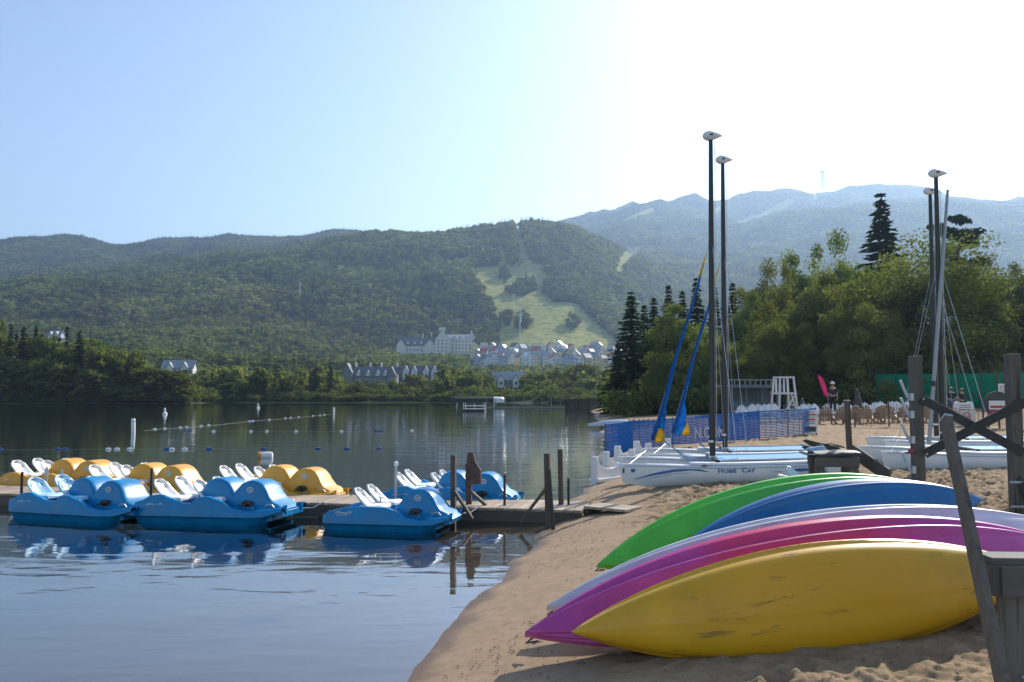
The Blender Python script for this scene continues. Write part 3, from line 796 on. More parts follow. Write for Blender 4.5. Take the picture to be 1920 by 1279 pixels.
def glass_mat():
    t = NT('window_glass'); t.b.inputs['Base Color'].default_value = (0.03, 0.04, 0.05, 1); t.b.inputs['Roughness'].default_value = 0.08
    n = t.noise(0.7, 2); t.link(t.ramp(n.outputs[0], [(0.3, (0.02, 0.03, 0.04)), (0.7, (0.06, 0.08, 0.10))]).outputs[0], t.b.inputs['Base Color'])
    return t.m
M['glass'] = glass_mat()
_winmesh = {}
def window(parent, x, y, z, w, h, rz=0.0):
    k = (round(w, 2), round(h, 2))
    if k not in _winmesh:
        me = MB().box((0, 0, 0), (w, 0.12, h)).mesh('window'); me.materials.append(M['glass']); _winmesh[k] = me
        fr = MB()
        for sx in (-1, 1): fr.box((sx * w / 2, -0.05, 0), (0.12, 0.1, h + 0.12))
        for sz in (-1, 1): fr.box((0, -0.05, sz * h / 2), (w - 0.12, 0.1, 0.12))
        fm = fr.mesh('frame'); fm.materials.append(M['wall_white']); _winmesh[k] = (me, fm)
    me, fm = _winmesh[k]
    o = link_mesh('window', me, None, parent); o.location = (x, y, z); o.rotation_euler = (0, 0, rz)
    link_mesh('frame', fm, None, o)
def gable(parent, c, w, d, h, rh, mw, mr, ridge='x', over=0.5, part=''):
    """a block with a gabled roof; c is the centre of its foot, ridge along x or y"""
    cx, cy_, cz = c; mb = MB(); mb.box((cx, cy_, cz + h / 2), (w, d, h))
    if ridge == 'x':
        tri = [(-d / 2, 0), (d / 2, 0), (0, rh)]
        for sx in (-1, 1): mb.prism(tri, 0.3, Matrix.Translation((cx + sx * (w / 2 - 0.152), cy_, cz + h)) @ Matrix(((0, 0, 1, 0), (1, 0, 0, 0), (0, 1, 0, 0), (0, 0, 0, 1))))
    else:
        tri = [(-w / 2, 0), (w / 2, 0), (0, rh)]
        for sy in (-1, 1): mb.prism(tri, 0.3, Matrix.Translation((cx, cy_ + sy * (d / 2 - 0.152), cz + h)) @ Matrix(((1, 0, 0, 0), (0, 0, 1, 0), (0, 1, 0, 0), (0, 0, 0, 1))))
    wl_ = mb.build('wall', mw, parent)
    rb = MB(); t = 0.25
    half = (d if ridge == 'x' else w) / 2 + over; L = (w if ridge == 'x' else d) + 2 * over
    k = rh / ((d if ridge == 'x' else w) / 2); zb = cz + h - over * k + 0.06
    top = cz + h + rh + 0.06
    for s in (-1, 1):
        prof = [(s * half, zb), (0, top), (0, top + t), (s * half, zb + t)]
        if ridge == 'x': vs = [(cx - L / 2, cy_ + a, b) for a, b in prof] + [(cx + L / 2, cy_ + a, b) for a, b in prof]
        else: vs = [(cx + a, cy_ - L / 2, b) for a, b in prof] + [(cx + a, cy_ + L / 2, b) for a, b in prof]
        rb.add(vs, [(0, 1, 2, 3), (7, 6, 5, 4), (0, 4, 5, 1), (1, 5, 6, 2), (2, 6, 7, 3), (3, 7, 4, 0)])
    rf = rb.build('roof', mr, parent)
    return wl_, rf
def hill_at(px, D, sink=0.6):
    x = (px - 960) / F * D
    return Vector((x, D, float(hill_z(np.array([x]), np.array([float(D)]))[0]) - sink))
def row_at(px, py, D):          # a foot at the row it shows at, for buildings on graded terraces
    return at(px, py, D)

# the large hotel
def hotel():
    D = 900; k = D / F
    b = row_at(817, 664, D); o = empty('hotel', b, R(6), 'large cream hotel with steep grey roofs on the hillside', 'hotel')
    mw, mr = M['wall_cream'], M['roof_slate']
    def X(px): return (px - 817) * k
    # plinth reaching the ground
    MB().box((0, 8, -8), (78, 24, 16)).build('plinth', M['wall_stone'], o)
    gable(o, (X(782), 6, 0), 40, 14, 9, 9, mw, mr, 'x')                 # long left wing
    gable(o, (X(752), 1, 0), 9, 12, 9, 6, mw, mr, 'y')                  # left end gable
    gable(o, (X(806), -3, 0), 12, 12, 8, 7, mw, mr, 'y')                # small front gable
    gable(o, (X(829), 0, 0), 15, 24, 15, 10, mw, mr, 'y')               # tall central gable
    gable(o, (X(864), 8, 0), 27, 18, 16.2, 5, mw, M['roof_grey'], 'x')  # right wing
    MB().box((X(829), 6, 26.5), (7, 8, 4)).build('lantern', M['wall_white'], o)
    for px, zz in ((793, 19.5), (809, 21.5), (885, 23)): MB().box((X(px), 6, zz), (1.6, 1.6, 5)).build('chimney', M['wall_white'], o)
    for r in range(4):
        for c in range(7): window(o, X(849) + c * 3.5, -1.06, 2.4 + r * 3.7, 1.5, 2.2)
    for r in range(4):
        for c in range(3): window(o, X(829) - 4.2 + c * 4.2, -12.06, 2.6 + r * 3.7, 1.5, 2.2)
    for c in range(9): window(o, X(782) - 17 + c * 3.6, -1.07, 4.2, 1.5, 2.2)
    for c in range(4):                                                     # dormers on the right wing
        gable(o, (X(849) + 1 + c * 7, 1.5, 16.4), 3, 4, 1.6, 1.6, mw, mr, 'y', 0.3)
    for c in range(5): gable(o, (X(765) + c * 7, 1.5, 10.5), 2.6, 4, 1.8, 1.6, mw, mr, 'y', 0.3)
hotel()
def manor():
    D = 440; k = D / F; b = row_at(690, 722, D)
    o = empty('manor', b, 0, 'long dark stone manor with gables and chimneys among the trees', 'manor')
    X = lambda px: (px - 690) * k
    MB().box((0, 4, -4), (32, 12, 8)).build('plinth', M['wall_stone'], o)
    gable(o, (X(700), 4, 0), 24, 9, 4.6, 4.6, M['wall_stone'], M['roof_slate'], 'x')
    gable(o, (X(652), 1, 0), 5, 8, 6.5, 4.5, M['wall_stone'], M['roof_slate'], 'y', 0.35)
    gable(o, (X(735), 1, 0), 4.4, 8, 5, 4.2, M['wall_stone'], M['roof_slate'], 'y', 0.35)
    for px in (672, 690, 708, 722): gable(o, (X(px), 1, 4.7), 2, 4, 1.2, 1.5, M['wall_white'], M['roof_slate'], 'y', 0.25)
    for px in (664, 691, 712, 742): MB().box((X(px), 5, 10), (0.9, 0.9, 3.6)).build('chimney', M['wall_white'], o)
    for px in range(666, 730, 9): window(o, X(px), -0.57, 2.4, 1.1, 1.8)
    for px in (648, 656): window(o, X(px), -3.06, 4.6, 0.9, 1.6); window(o, X(px), -3.06, 1.9, 0.9, 1.6)
    window(o, X(735), -3.06, 2.5, 1.4, 1.8)
    b = row_at(787, 712, 470); o = empty('townhouse_row', b, 0, 'row of grey roofed houses with pale gables right of the manor', 'houses'); k = 470 / F
    MB().box((0, 3, -3), (21, 8, 6)).build('plinth', M['wall_stone'], o)
    gable(o, (0, 4, 0), 20, 8, 4, 3.6, M['wall_stone'], M['roof_slate'], 'x')
    for i, xx in enumerate((-7.5, -3.0, 3.5, 8)): gable(o, (xx, 0.5, 0), 3.2, 6, 4.4, 3, M['wall_white'], M['roof_slate'], 'y', 0.3); window(o, xx, -2.57, 2.6, 1.0, 1.4)
manor()
def lake_house(px, py, D, w, lab, rz, mw, mr):
    o = empty('house', row_at(px, py, D), rz, lab, 'house'); h = w * 0.26
    MB().box((0, 2, -3), (w * 0.98, w * 0.4, 6)).build('plinth', M['wall_stone'], o)
    gable(o, (0, 2, 0), w, w * 0.5, h, w * 0.24, mw, mr, 'x')
    for s in (-0.24, 0.24): gable(o, (s * w, 2 - w * 0.2, 0), w * 0.2, w * 0.3, h * 1.05, w * 0.14, M['wall_white'], mr, 'y', 0.3); window(o, s * w, 2 - w * 0.35 - 0.06, h * 0.55, w * 0.09, h * 0.4)
    for s in (-0.42, -0.06, 0.06, 0.42): window(o, s * w, 2 - w * 0.25 - 0.06, h * 0.5, w * 0.07, h * 0.45)
    MB().box((w * 0.1, 3, h + w * 0.25), (w * 0.06, w * 0.06, w * 0.14)).build('chimney', M['wall_stone'], o)
lake_house(334, 704, 345, 12, 'grey roofed house with white gables above the far left shore', R(4), M['wall_cream'], M['roof_grey'])
lake_house(102, 634, 470, 8, 'small house with white gable high in the trees at far left', R(-12), M['wall_white'], M['roof_grey'])
lake_house(953, 727, 330, 12, 'low house with pale roof just behind the pier', R(3), M['wall_brown'], M['roof_grey'])
# the village below the ski slope
_vg = random.Random(21)
VROW = {}
vlab = {}
walls = [('white', M['wall_white']), ('cream', M['wall_cream']), ('yellow', M['wall_yellow']), ('blue', M['wall_blue'])]
roofs = [('slate', M['roof_slate'])] * 2 + [('grey', M['roof_grey'])] * 3 + [('pale', M['roof_pale'])] * 3 + [('blue', M['roof_blue'])] * 3 + [('red', M['roof_red'])] * 2
for row, (D, y0, n) in enumerate([(872, 663, 21), (835, 672, 20), (795, 683, 18)]):
    for i in range(n):
        px = 886 + (i + 0.5) * 290 / n + _vg.uniform(-5, 5); dd = D + _vg.uniform(-12, 12)
        wn_, wm = _vg.choice(walls); rn_, rm = _vg.choice(roofs)
        if row == 1 and i in (1, 2): rn_, rm = 'red', M['roof_red']
        if row == 0 and i in (7, 10, 13): rn_, rm = 'red', M['roof_red']
        w = _vg.uniform(5.5, 9.5); h = _vg.uniform(4, 8.5); rdg = _vg.choice('xyy')
        o = empty('village_house', row_at(px, y0 + _vg.uniform(-2, 3), dd), R(_vg.uniform(-60, 60)), 'village house with %s walls and a %s roof below the ski slope' % (wn_, rn_), 'house', 'village houses with %s walls and %s roofs' % (wn_, rn_))
        gable(o, (0, 0, -5), w, w * 0.9, h + 5, w * 0.5, wm, rm, rdg, 0.4)
        for c in range(2):
            for r_ in range(2): window(o, (c - 0.5) * w * 0.5, -w * 0.45 - 0.06, 1.8 + r_ * 3.0, 1.3, 1.6)
# towers
def lattice(name, base, H, w, mat, label, n=6):
    o = empty(name, base, 0.4, label, 'tower'); t = w * 0.12
    for sx in (-1, 1):
        for sy in (-1, 1): MB().bar((sx * w / 2, sy * w / 2, -3), (sx * w * 0.15, sy * w * 0.15, H), t, t).build('leg', mat, o)
    mb = MB()
    for i in range(n):
        a, b = i / n, (i + 1) / n; wa, wb = w * (0.5 - 0.35 * a), w * (0.5 - 0.35 * b)
        for sg in (-1, 1):
            mb.bar((-wa, sg * wa, H * a), (wb, sg * wb, H * b), t * 0.7, t * 0.7); mb.bar((sg * wa, wa, H * a), (sg * wb, -wb, H * b), t * 0.7, t * 0.7)
    mb.build('bracing', mat, o)
    MB().box((0, 0, H + t), (w * 0.9, w * 0.9, t * 3)).build('platform', mat, o)
M['steel'] = plain('steel', (0.55, 0.56, 0.58), 0.4, 0.08, 3.0, metal=0.6)
lattice('antenna_tower', at(1543, 354, 3300), at(1543, 323, 3300).z - at(1543, 354, 3300).z, 16, M['steel'], 'thin antenna tower on top of the hazy right mountain')
lattice('radio_mast', at(562, 566, 1090), at(562, 530, 1090).z - at(562, 566, 1090).z, 2.6, M['wall_white'], 'pale radio mast standing on the wooded left hillside', 5)
for i, (px, py, top, lab) in enumerate([(975, 636, 590, 'tallest'), (963, 575, 552, 'middle'), (977, 600, 578, 'lower middle')]):
    D = [915, 1080, 1010][i]; o = empty('lift_pylon', at(px, py, D), 0.2, ['tall ski lift pylon at the foot of the grassy slope', 'upper ski lift pylon on the grassy slope', 'middle ski lift pylon on the grassy slope'][i], 'lift pylon', 'ski lift pylons')
    h = at(px, top, D).z - at(px, py, D).z
    MB().tube([(0, 0, -3), (0, 0, h)], [0.55, 0.35], 8).build('mast', M['steel'], o); MB().box((0, 0, h), (7, 0.5, 0.6)).build('crossarm', M['steel'], o)

# ================================================================== ON THE LAKE
M['float_white'] = plain('float_white', (0.80, 0.80, 0.78), 0.45, 0.06, 8)
M['float_blue'] = plain('float_blue', (0.03, 0.09, 0.30), 0.45, 0.1, 8)
M['float_orange'] = plain('float_orange', (0.75, 0.28, 0.03), 0.45, 0.1, 8)
M['rope'] = plain('rope', (0.30, 0.29, 0.25), 0.9, 0.2, 30)
def water_at(px, py):
    d = ray(px, py); t = -EYE / d.z; return Vector((d.x * t, d.y * t, 0))
def spar(px, wl, top, lab, collar):
    p = water_at(px, wl); h = at(px, top, p.y).z; r = 0.11
    o = empty('spar_buoy', p, 0, lab, 'buoy', 'white spar buoys'); o.rotation_euler = (R(1.2), R(-1.5), 0)
    MB().lathe([(r, -0.5), (r, h - 0.03), (r * 0.8, h)], n=14).build('tube', M['float_white'], o, True)
    if collar: MB().lathe([(r + 0.002, -0.12), (0.25, -0.1), (0.27, 0.1), (0.2, 0.2), (r + 0.002, 0.24)], n=14).build('collar', M['float_white'], o, True)
    MB().lathe([(r + 0.004, h * 0.78), (r + 0.004, h * 0.84)], n=14).build('band', M['wall_blue'], o, True)
spar(250, 812, 785, 'thick white spar buoy nearest the pedal boats', False)
spar(309, 777, 765, 'white spar buoy with a wide collar behind the nearest one', True)
spar(484, 765, 756, 'small white spar buoy far out by the middle shore', True)
spar(626, 776, 764, 'slim white spar buoy right of the middle of the lake', False)
def float_line(pts, floats, lab, size=0.16):
    p0 = water_at(*pts[0]); o = empty('float_line', p0, 0, lab, 'float line')
    P = [water_at(*p) - p0 + Vector((0, 0, 0.012)) for p in pts]
    MB().tube(P, 0.006, 5).build('rope', M['rope'], o)
    for px, py, col in floats:
        q = water_at(px, py) - p0; f = MB().lathe([(0.02, -size), (size * 0.42, -size * 0.55), (size * 0.5, 0), (size * 0.42, size * 0.55), (0.02, size)], n=10).build('float', M['float_blue' if col == 'b' else 'float_white'], o, True)
        f.location = (q.x, q.y, 0.02); f.rotation_euler = (0, R(90), R(random.uniform(-20, 20)))
float_line([(-60, 844), (110, 843), (310, 843), (500, 842), (700, 842), (800, 841)],
  [(0, 843, 'b'), (108, 843, 'b'), (122, 842.6, 'b'), (203, 843, 'w'), (219, 843, 'w'), (243, 843, 'w'), (313, 843, 'b'), (322, 843, 'w'), (346, 843, 'w'), (392, 842.6, 'b'), (494, 842.4, 'b'), (596, 842, 'b'), (650, 842, 'b'), (710, 841.6, 'b')], 'near swimming rope with blue and white floats behind the pedal boats', 0.11)
float_line([(270, 808), (310, 804), (390, 799), (470, 790), (560, 783), (620, 777)],
  [(290, 805, 'w'), (309, 804, 'w'), (338, 802, 'w'), (350, 801, 'w'), (377, 799, 'w'), (391, 797, 'w'), (468, 790, 'w'), (474, 789.5, 'w'), (505, 787, 'w'), (535, 784, 'w'), (545, 783.4, 'w'), (560, 782, 'w'), (587, 780, 'w'), (600, 779, 'w'), (608, 778, 'w')], 'far rope of small white floats running towards the middle shore', 0.12)
float_line([(340, 808), (400, 809), (555, 809), (710, 809), (780, 808)], [(346, 808, 'b'), (356, 808, 'b'), (400, 809, 'w'), (470, 809, 'w'), (500, 809, 'w'), (555, 809, 'w'), (640, 809, 'w'), (705, 809, 'b'), (714, 809, 'b'), (772, 808, 'w')], 'middle rope of scattered floats beyond the nearest spar buoy', 0.11)
p = water_at(499, 858); o = empty('mooring_buoy', p, R(8), 'white mooring buoy with an orange end floating on its side', 'buoy')
MB().lathe([(0.02, -0.22), (0.10, -0.2), (0.13, -0.1), (0.135, 0.12), (0.12, 0.2), (0.05, 0.23)], n=14).build('drum', M['float_white'], o, True).rotation_euler = (0, R(90), 0)
b = MB().lathe([(0.07, -0.07), (0.136, -0.06), (0.138, 0.03), (0.05, 0.05)], n=14).build('end_cap', M['float_orange'], o, True); b.rotation_euler = (0, R(90), 0); b.location = (-0.2, 0, 0)
for ch in o.children: ch.location.z = 0.06
# swim raft, canopy boat lift, pier, sea wall
M['wood_dark'] = wood('wood_dark', (0.060, 0.042, 0.032), (0.028, 0.020, 0.016))
M['canvas_green'] = plain('canvas_green', (0.018, 0.035, 0.028), 0.8, 0.15, 3)
M['galv'] = plain('galv', (0.48, 0.50, 0.52), 0.45, 0.1, 6, metal=0.5)
p = water_at(890, 771); o = empty('swim_raft', p, R(-4), 'low swim raft with white rails in front of the far shore', 'raft')
MB().box((0, 0, 0.12), (2.9, 2.4, 0.3)).build('float', M['wood_dark'], o)
for i in range(6): MB().box((0, -1.0 + i * 0.4, 0.30), (2.9, 0.37, 0.05)).build('deck_board', M['galv'], o)
for sx in (-1.38, 1.38):
    for sy in (-1.1, 1.1): MB().tube([(sx, sy, 0.3), (sx, sy, 1.15)], 0.05, 7).build('rail_post', M['float_white'], o)
for sy in (-1.1, 1.1): MB().tube([(-1.38, sy, 0.72), (1.38, sy, 0.72)], 0.045, 7).build('rail', M['float_white'], o)
p = water_at(899, 763); o = empty('boat_lift', p, R(0), 'dark green canopy boat lift with a pale end beside the pier', 'boat lift'); k = p.y / F
W = 92 * k; zt = at(899, 744, p.y).z; zb = at(899, 755, p.y).z
MB().loft([[Vector((x, y * s, z)) for y, z in ((-1.4, zb), (-1.4, zt - 0.3), (-0.8, zt), (0.8, zt), (1.4, zt - 0.3), (1.4, zb))] for x, s in ((-W / 2, 0.97), (-W / 2 + 0.3, 1), (W / 2 - 1.9, 1))]).build('canopy', M['canvas_green'], o)
MB().loft([[Vector((x, y * s, zb + (z - zb) * s)) for y, z in ((-1.4, zb), (-1.4, zt - 0.3), (-0.8, zt), (0.8, zt), (1.4, zt - 0.3), (1.4, zb))] for x, s in ((W / 2 - 1.898, 1.01), (W / 2 - 0.4, 0.98), (W / 2, 0.8))]).build('canopy_end', M['float_white'], o)
for sx in (-0.46, -0.1, 0.3): 
    for sy in (-1.2, 1.2): MB().tube([(sx * W, sy, -0.5), (sx * W, sy, zb + 0.1)], 0.06, 7).build('post', M['galv'], o)
M['pier_grey'] = plain('pier_grey', (0.17, 0.17, 0.16), 0.8, 0.2, 4)
p0 = water_at(905, 766); p1 = water_at(1062, 766); o = empty('pier', p0, 0, 'long low pier with thin posts on the far side of the lake', 'pier')
L = (p1 - p0).length
nb = 24
bme = MB().box((0, 0, 0), (L / nb - 0.03, 1.6, 0.08)).mesh('deck_board'); bme.materials.append(M['pier_grey'])
for i in range(nb):
    q = link_mesh('deck_board', bme, None, o); q.location = (L * (i + 0.5) / nb, 0, 0.2)
MB().box((L / 2, -0.79, 0.1), (L, 0.06, 0.12)).build('beam', M['pier_grey'], o)
for i in range(9): MB().tube([(L * (i + 0.4) / 9, 0.87, -0.8), (L * (i + 0.4) / 9, 0.87, 1.75)], 0.065, 7).build('post', M['pier_grey'], o)
p0 = water_at(1061, 769); p1 = water_at(1128, 770); o = empty('timber_sea_wall', p0, math.atan2(p1.y - p0.y, p1.x - p0.x), 'dark brown timber sea wall where the beach meets the pier', 'sea wall')
L = (p1 - p0).length; zt = at(1090, 748, p0.y).z
for i in range(7): MB().box((L / 2, 0, -0.3 + (i + 0.5) * (zt + 0.3) / 7), (L, 0.25, (zt + 0.3) / 7 - 0.02)).build('plank', M['wood_dark'], o)
for i in range(4): MB().box((0.15 + (L - 0.3) * i / 3, -0.16, zt / 2 - 0.2), (0.2, 0.1, zt + 0.5)).build('pile', M['wood_dark'], o)
g0 = water_at(1122, 768); o = empty('lake_sign', (g0.x, g0.y - 1, 0.3), 0, 'small pale blue notice on a post by the sea wall', 'sign')
zt = at(1122, 752, g0.y).z - 0.3; MB().box((0, 0, zt - 0.45), (0.42, 0.04, 0.8)).build('panel', M['roof_pale'], o); MB().box((0, 0.05, zt / 2 - 0.2), (0.07, 0.05, zt + 0.3)).build('post', M['galv'], o)
# ================================================================== PEDAL BOATS AND DOCK
def plastic(name, col, rough=0.32, fade=0.15, trans=0.0):
    t = NT(name); nz = t.noise(3.0, 5); n2 = t.noise(40, 3)
    rp = t.ramp(nz.outputs[0], [(0.3, tuple(c * (1 - fade) for c in col)), (0.7, tuple(min(1, c * (1 + fade)) for c in col))])
    t.link(rp.outputs[0], t.b.inputs['Base Color'])
    t.link(t.ramp(nz.outputs[0], [(0.3, (rough * 0.8,) * 3), (0.7, (rough * 1.35,) * 3)]).outputs[0], t.b.inputs['Roughness'])
    t.link(t.bump(n2.outputs[0], 0.08, 0.002), t.b.inputs['Normal'])
    t.b.inputs['Specular IOR Level'].default_value = 0.38
    if trans: t.b.inputs['Subsurface Weight'].default_value = trans; t.b.inputs['Subsurface Radius'].default_value = (0.05, 0.05, 0.05)
    return t.m
M['boat_blue'] = plastic('boat_blue', (0.002, 0.215, 0.47), 0.35)
M['boat_yellow'] = plastic('boat_yellow', (0.74, 0.36, 0.04), 0.38)
M['seat_white'] = plastic('seat_white', (0.80, 0.79, 0.76), 0.4, 0.05)
M['seat_blue'] = plastic('seat_blue', (0.45, 0.68, 0.82), 0.4, 0.08)
M['black_plastic'] = plain('black_plastic', (0.02, 0.02, 0.022), 0.45, 0.2, 8)
M['badge'] = plain('badge', (0.55, 0.60, 0.62), 0.4, 0.1, 20)
def sm(a, b, x): t = min(max((x - a) / (b - a), 0), 1); return t * t * (3 - 2 * t)
def interp(x, pts):
    xs, ys = zip(*pts); i = min(max(int(np.searchsorted(xs, x)) - 1, 0), len(xs) - 2)
    t = min(max((x - xs[i]) / (xs[i + 1] - xs[i]), 0), 1); t = t * t * (3 - 2 * t)
    return ys[i] * (1 - t) + ys[i + 1] * t
def pedal_boat(rows, mats):
    """x forward, origin on the waterline amidships. rows 2 = four seats, 1 = two seats"""
    body, seatm = mats
    root = empty('pedal_boat')
    if rows == 2:
        X0, X1 = -1.30, 1.34
        gun = [(-1.30, 0.34), (-1.18, 0.37), (-0.98, 0.46), (-0.80, 0.48), (-0.62, 0.42), (-0.38, 0.34), (-0.22, 0.34), (-0.10, 0.44), (0.06, 0.46), (0.28, 0.40), (0.52, 0.26), (0.78, 0.22), (1.05, 0.24), (1.34, 0.27)]
        humps = [(-0.02, -0.16), (0.62, 0.50)]; seatx = [-0.86, -0.12]
    else:
        X0, X1 = -1.14, 1.12
        gun = [(-1.14, 0.26), (-1.02, 0.33), (-0.72, 0.40), (-0.40, 0.42), (0.02, 0.41), (0.20, 0.36), (0.40, 0.24), (0.62, 0.20), (0.85, 0.23), (1.12, 0.26)]
        humps = [(0.44, 0.32)]; seatx = [-0.42]
    HW = 0.63
    # hull: two pontoons with a raised tunnel between, side walls to the waved gunwale
    mb = MB(); N = 40
    for s in (-1, 1):
        rings = []
        for i in range(N + 1):
            x = X0 + (X1 - X0) * i / N; t = i / N
            nose = sm(0.72, 1.0, t); stern = 1 - sm(0.0, 0.05, t)
            g = interp(x, gun); kb = -0.16 + 0.36 * nose ** 1.6 + 0.10 * stern
            yo = HW - 0.17 * nose - 0.03 * stern; yi = 0.27 - 0.01 * nose
            w = yo - yi; wl = 0.10
            pr = [(yi + 0.02, g - 0.10 - 0.02 * nose), (yi, kb + 0.10), (yi + 0.06, kb + 0.01), (yi + 0.35 * w, kb), (yo - 0.16, kb + 0.02), (yo - 0.06, kb + 0.09), (yo - 0.012, 0.10 + 0.35 * max(kb, 0)), (yo + 0.012, 0.12 + 0.35 * max(kb, 0)), (yo, g - 0.03), (yo - 0.012, g - 0.006), (yo - 0.04, g), (yo - 0.09, g - 0.004), (yo - 0.125, g - 0.03), (yo - 0.15, max(g - 0.13, 0.12))]
            pr = [(a, max(b, kb + 0.001 * j)) if j > 5 else (a, b) for j, (a, b) in enumerate(pr)]
            rings.append([Vector((x, s * a, b)) for a, b in pr])
        mb.loft(rings)
    # deck between the pontoons
    rings = []
    for i in range(17):
        x = X0 + 0.02 + (X1 - 0.24 - X0) * i / 16; z = min(interp(x, gun) - 0.10, 0.25)
        rings.append([Vector((x, a, b)) for a, b in ((-0.40, z - 0.10), (-0.40, z), (0, z + 0.01), (0.40, z), (0.40, z - 0.10))])
    mb.loft(rings)
    # bow deck sweeping down from the last housing to the two prow tips
    rings = []
    for i in range(9):
        t = i / 8; x = X1 - 0.62 + 0.60 * t; z = 0.36 - 0.13 * t ** 0.7; hw = 0.30 + 0.25 * math.sin(min(1, t * 1.6) * 1.57) - 0.17 * t
        rings.append([Vector((x, a * hw, z + c - 0.012)) for a, c in ((-1, -0.10), (-1, -0.02), (-0.75, 0.0), (-0.3, 0.012), (0.3, 0.012), (0.75, 0), (1, -0.02), (1, -0.10))])
    mb.loft(rings)
    hull = mb.build('hull', body, root, True, 35)
    sm_ = MB()
    for s in (-1, 1):
        sm_.tube([(X0 + 0.06 + (X1 - X0 - 0.2) * i / 14, s * (HW + 0.006), 0.115) for i in range(12)], 0.006, 5)
    sm_.build('seam', M['black_plastic'], hull)
    # rounded pedal housings
    for k, (hx, _) in enumerate(humps):
        last = k == len(humps) - 1
        h = 0.70 if last else 0.73
        prof = [(-0.52, 0.23), (-0.42, 0.29), (-0.32, 0.39), (-0.23, 0.52), (-0.13, h - 0.06), (-0.03, h - 0.012), (0.06, h), (0.16, h - 0.012), (0.26, h - 0.06), (0.34, h - 0.15), (0.40, h - 0.26)]
        prof += [(0.48, 0.345), (0.60, 0.295), (0.70, 0.20)] if last else [(0.45, 0.34), (0.52, 0.27), (0.56, 0.2)]
        cxz = (0.06, 0.40); rings = []
        for y, sc_ in ((-0.60, 0.80), (-0.592, 0.88), (-0.57, 0.94), (-0.53, 0.985), (-0.44, 1.0), (-0.2, 1.012), (0.2, 1.012), (0.44, 1.0), (0.53, 0.985), (0.57, 0.94), (0.592, 0.88), (0.60, 0.80)):
            wy = 1.0
            rings.append([Vector((hx + cxz[0] + (a - cxz[0]) * sc_, y * (0.56 - 0.10 * min(max((b - 0.38) / 0.32, 0), 1)), cxz[1] + (b - cxz[1]) * (sc_ if b > cxz[1] else 1))) for a, b in prof] + [Vector((hx + cxz[0] + (0.50 - cxz[0]) * sc_, y * 0.56, 0.10)), Vector((hx - 0.48 * sc_, y * 0.56, 0.10))])
        hp = MB().loft(rings).build('pedal_housing', body, root, True, 50)
        for s in (-1, 1):
            pm = MB(); yy = s * 0.34
            pm.tube([(hx + 0.02, yy, 0.31), (hx + 0.02, yy + s * 0.05, 0.31)], 0.018, 6); pm.box((hx - 0.03, yy + s * 0.05, 0.29), (0.12, 0.035, 0.03)); pm.box((hx + 0.08, yy + s * 0.05, 0.34), (0.11, 0.035, 0.03))
            pm.lathe([(0.085, 0), (0.085, 0.004)], n=12)
            for q in range(len(pm.v) - 24, len(pm.v)):
                a, b, c = pm.v[q]; pm.v[q] = (hx + 0.03 + a * 1.3, s * (0.338 + c), 0.315 + b * 0.7)
            pm.build('pedal_crank', M['black_plastic'], hp)
            if last:
                bd = MB(); rr = [[Vector((hx + 0.06 + math.cos(q) * r * 1.25, s * 0.305, 0.545 + math.sin(q) * r)) for q in [2 * math.pi * j / 18 for j in range(18)]] for r in (0.034, 0.052)]
                bd.loft(rr, True, False); rr = [[Vector((hx + 0.06 + math.cos(q) * r * 1.25, s * 0.305, 0.545 + math.sin(q) * r)) for q in [2 * math.pi * j / 12 for j in range(12)]] for r in (0.001, 0.020)]
                bd.loft(rr, True, False); bd.build('badge', M['badge'], hp)
    # seats: curved shell with two slots, on a blocky base
    for sx in seatx:
        for s in (-1, 1):
            sy = s * 0.30; nu, nv = 12, 12; V = []; fs = []
            for j in range(nv + 1):
                v = j / nv
                for i in range(nu + 1):
                    u = -1 + 2 * i / nu
                    hw = 0.215 * (1 - 0.10 * v) * math.sqrt(max(0.0, 1 - max(0, (v - 0.62) / 0.40) ** 2.2)) + 0.004
                    V.append((-0.23 * v + 0.13 * (u * u) * (1 - 0.55 * v) - 0.03 * math.sin(3 * v), u * hw, 0.02 + 0.32 * v))
            for j in range(nv):
                for i in range(nu):
                    u = -1 + 2 * (i + 0.5) / nu; v = (j + 0.5) / nv
                    if 0.5 < v < 0.66 and 0.50 < abs(u) < 0.70: continue
                    if 0.80 < v < 0.88 and abs(u) < 0.3: continue
                    a = j * (nu + 1) + i; fs.append((a, a + 1, a + nu + 2, a + nu + 1))
            st = MB().add(V, fs); so = st.build('seat', seatm, root, True, None)
            md = so.modifiers.new('thick', 'SOLIDIFY'); md.thickness = 0.025; md.offset = 0
            so.location = (sx - 0.02, sy, 0.36)
            cu = MB().loft([[Vector((x, y, z)) for y, z in ((-0.19, 0), (-0.20, 0.05), (-0.15, 0.065 + b), (0, 0.05 + b), (0.15, 0.065 + b), (0.20, 0.05), (0.19, 0))] for x, b in ((-0.06, 0.0), (0.05, 0.0), (0.2, 0.0), (0.34, 0.015), (0.38, -0.02))]).build('seat_pan', seatm, so, True, 50)
            MB().box((0.16, 0, -0.09), (0.4, 0.34, 0.18)).build('seat_base', body, so, bevel=0.02)
            MB().box((-0.01, 0.21, 0.10), (0.05, 0.03, 0.05)).build('bracket', M['galv'], so)
    # tiller and moulded lettering patch, prow fittings
    MB().tube([(0.0 + seatx[-1] + 0.1, 0, 0.28), (seatx[-1] + 0.12, 0, 0.52)], 0.018, 7).tube([(seatx[-1] + 0.12, -0.06, 0.52), (seatx[-1] + 0.12, 0.06, 0.52)], 0.02, 7).build('tiller', M['galv'], root)
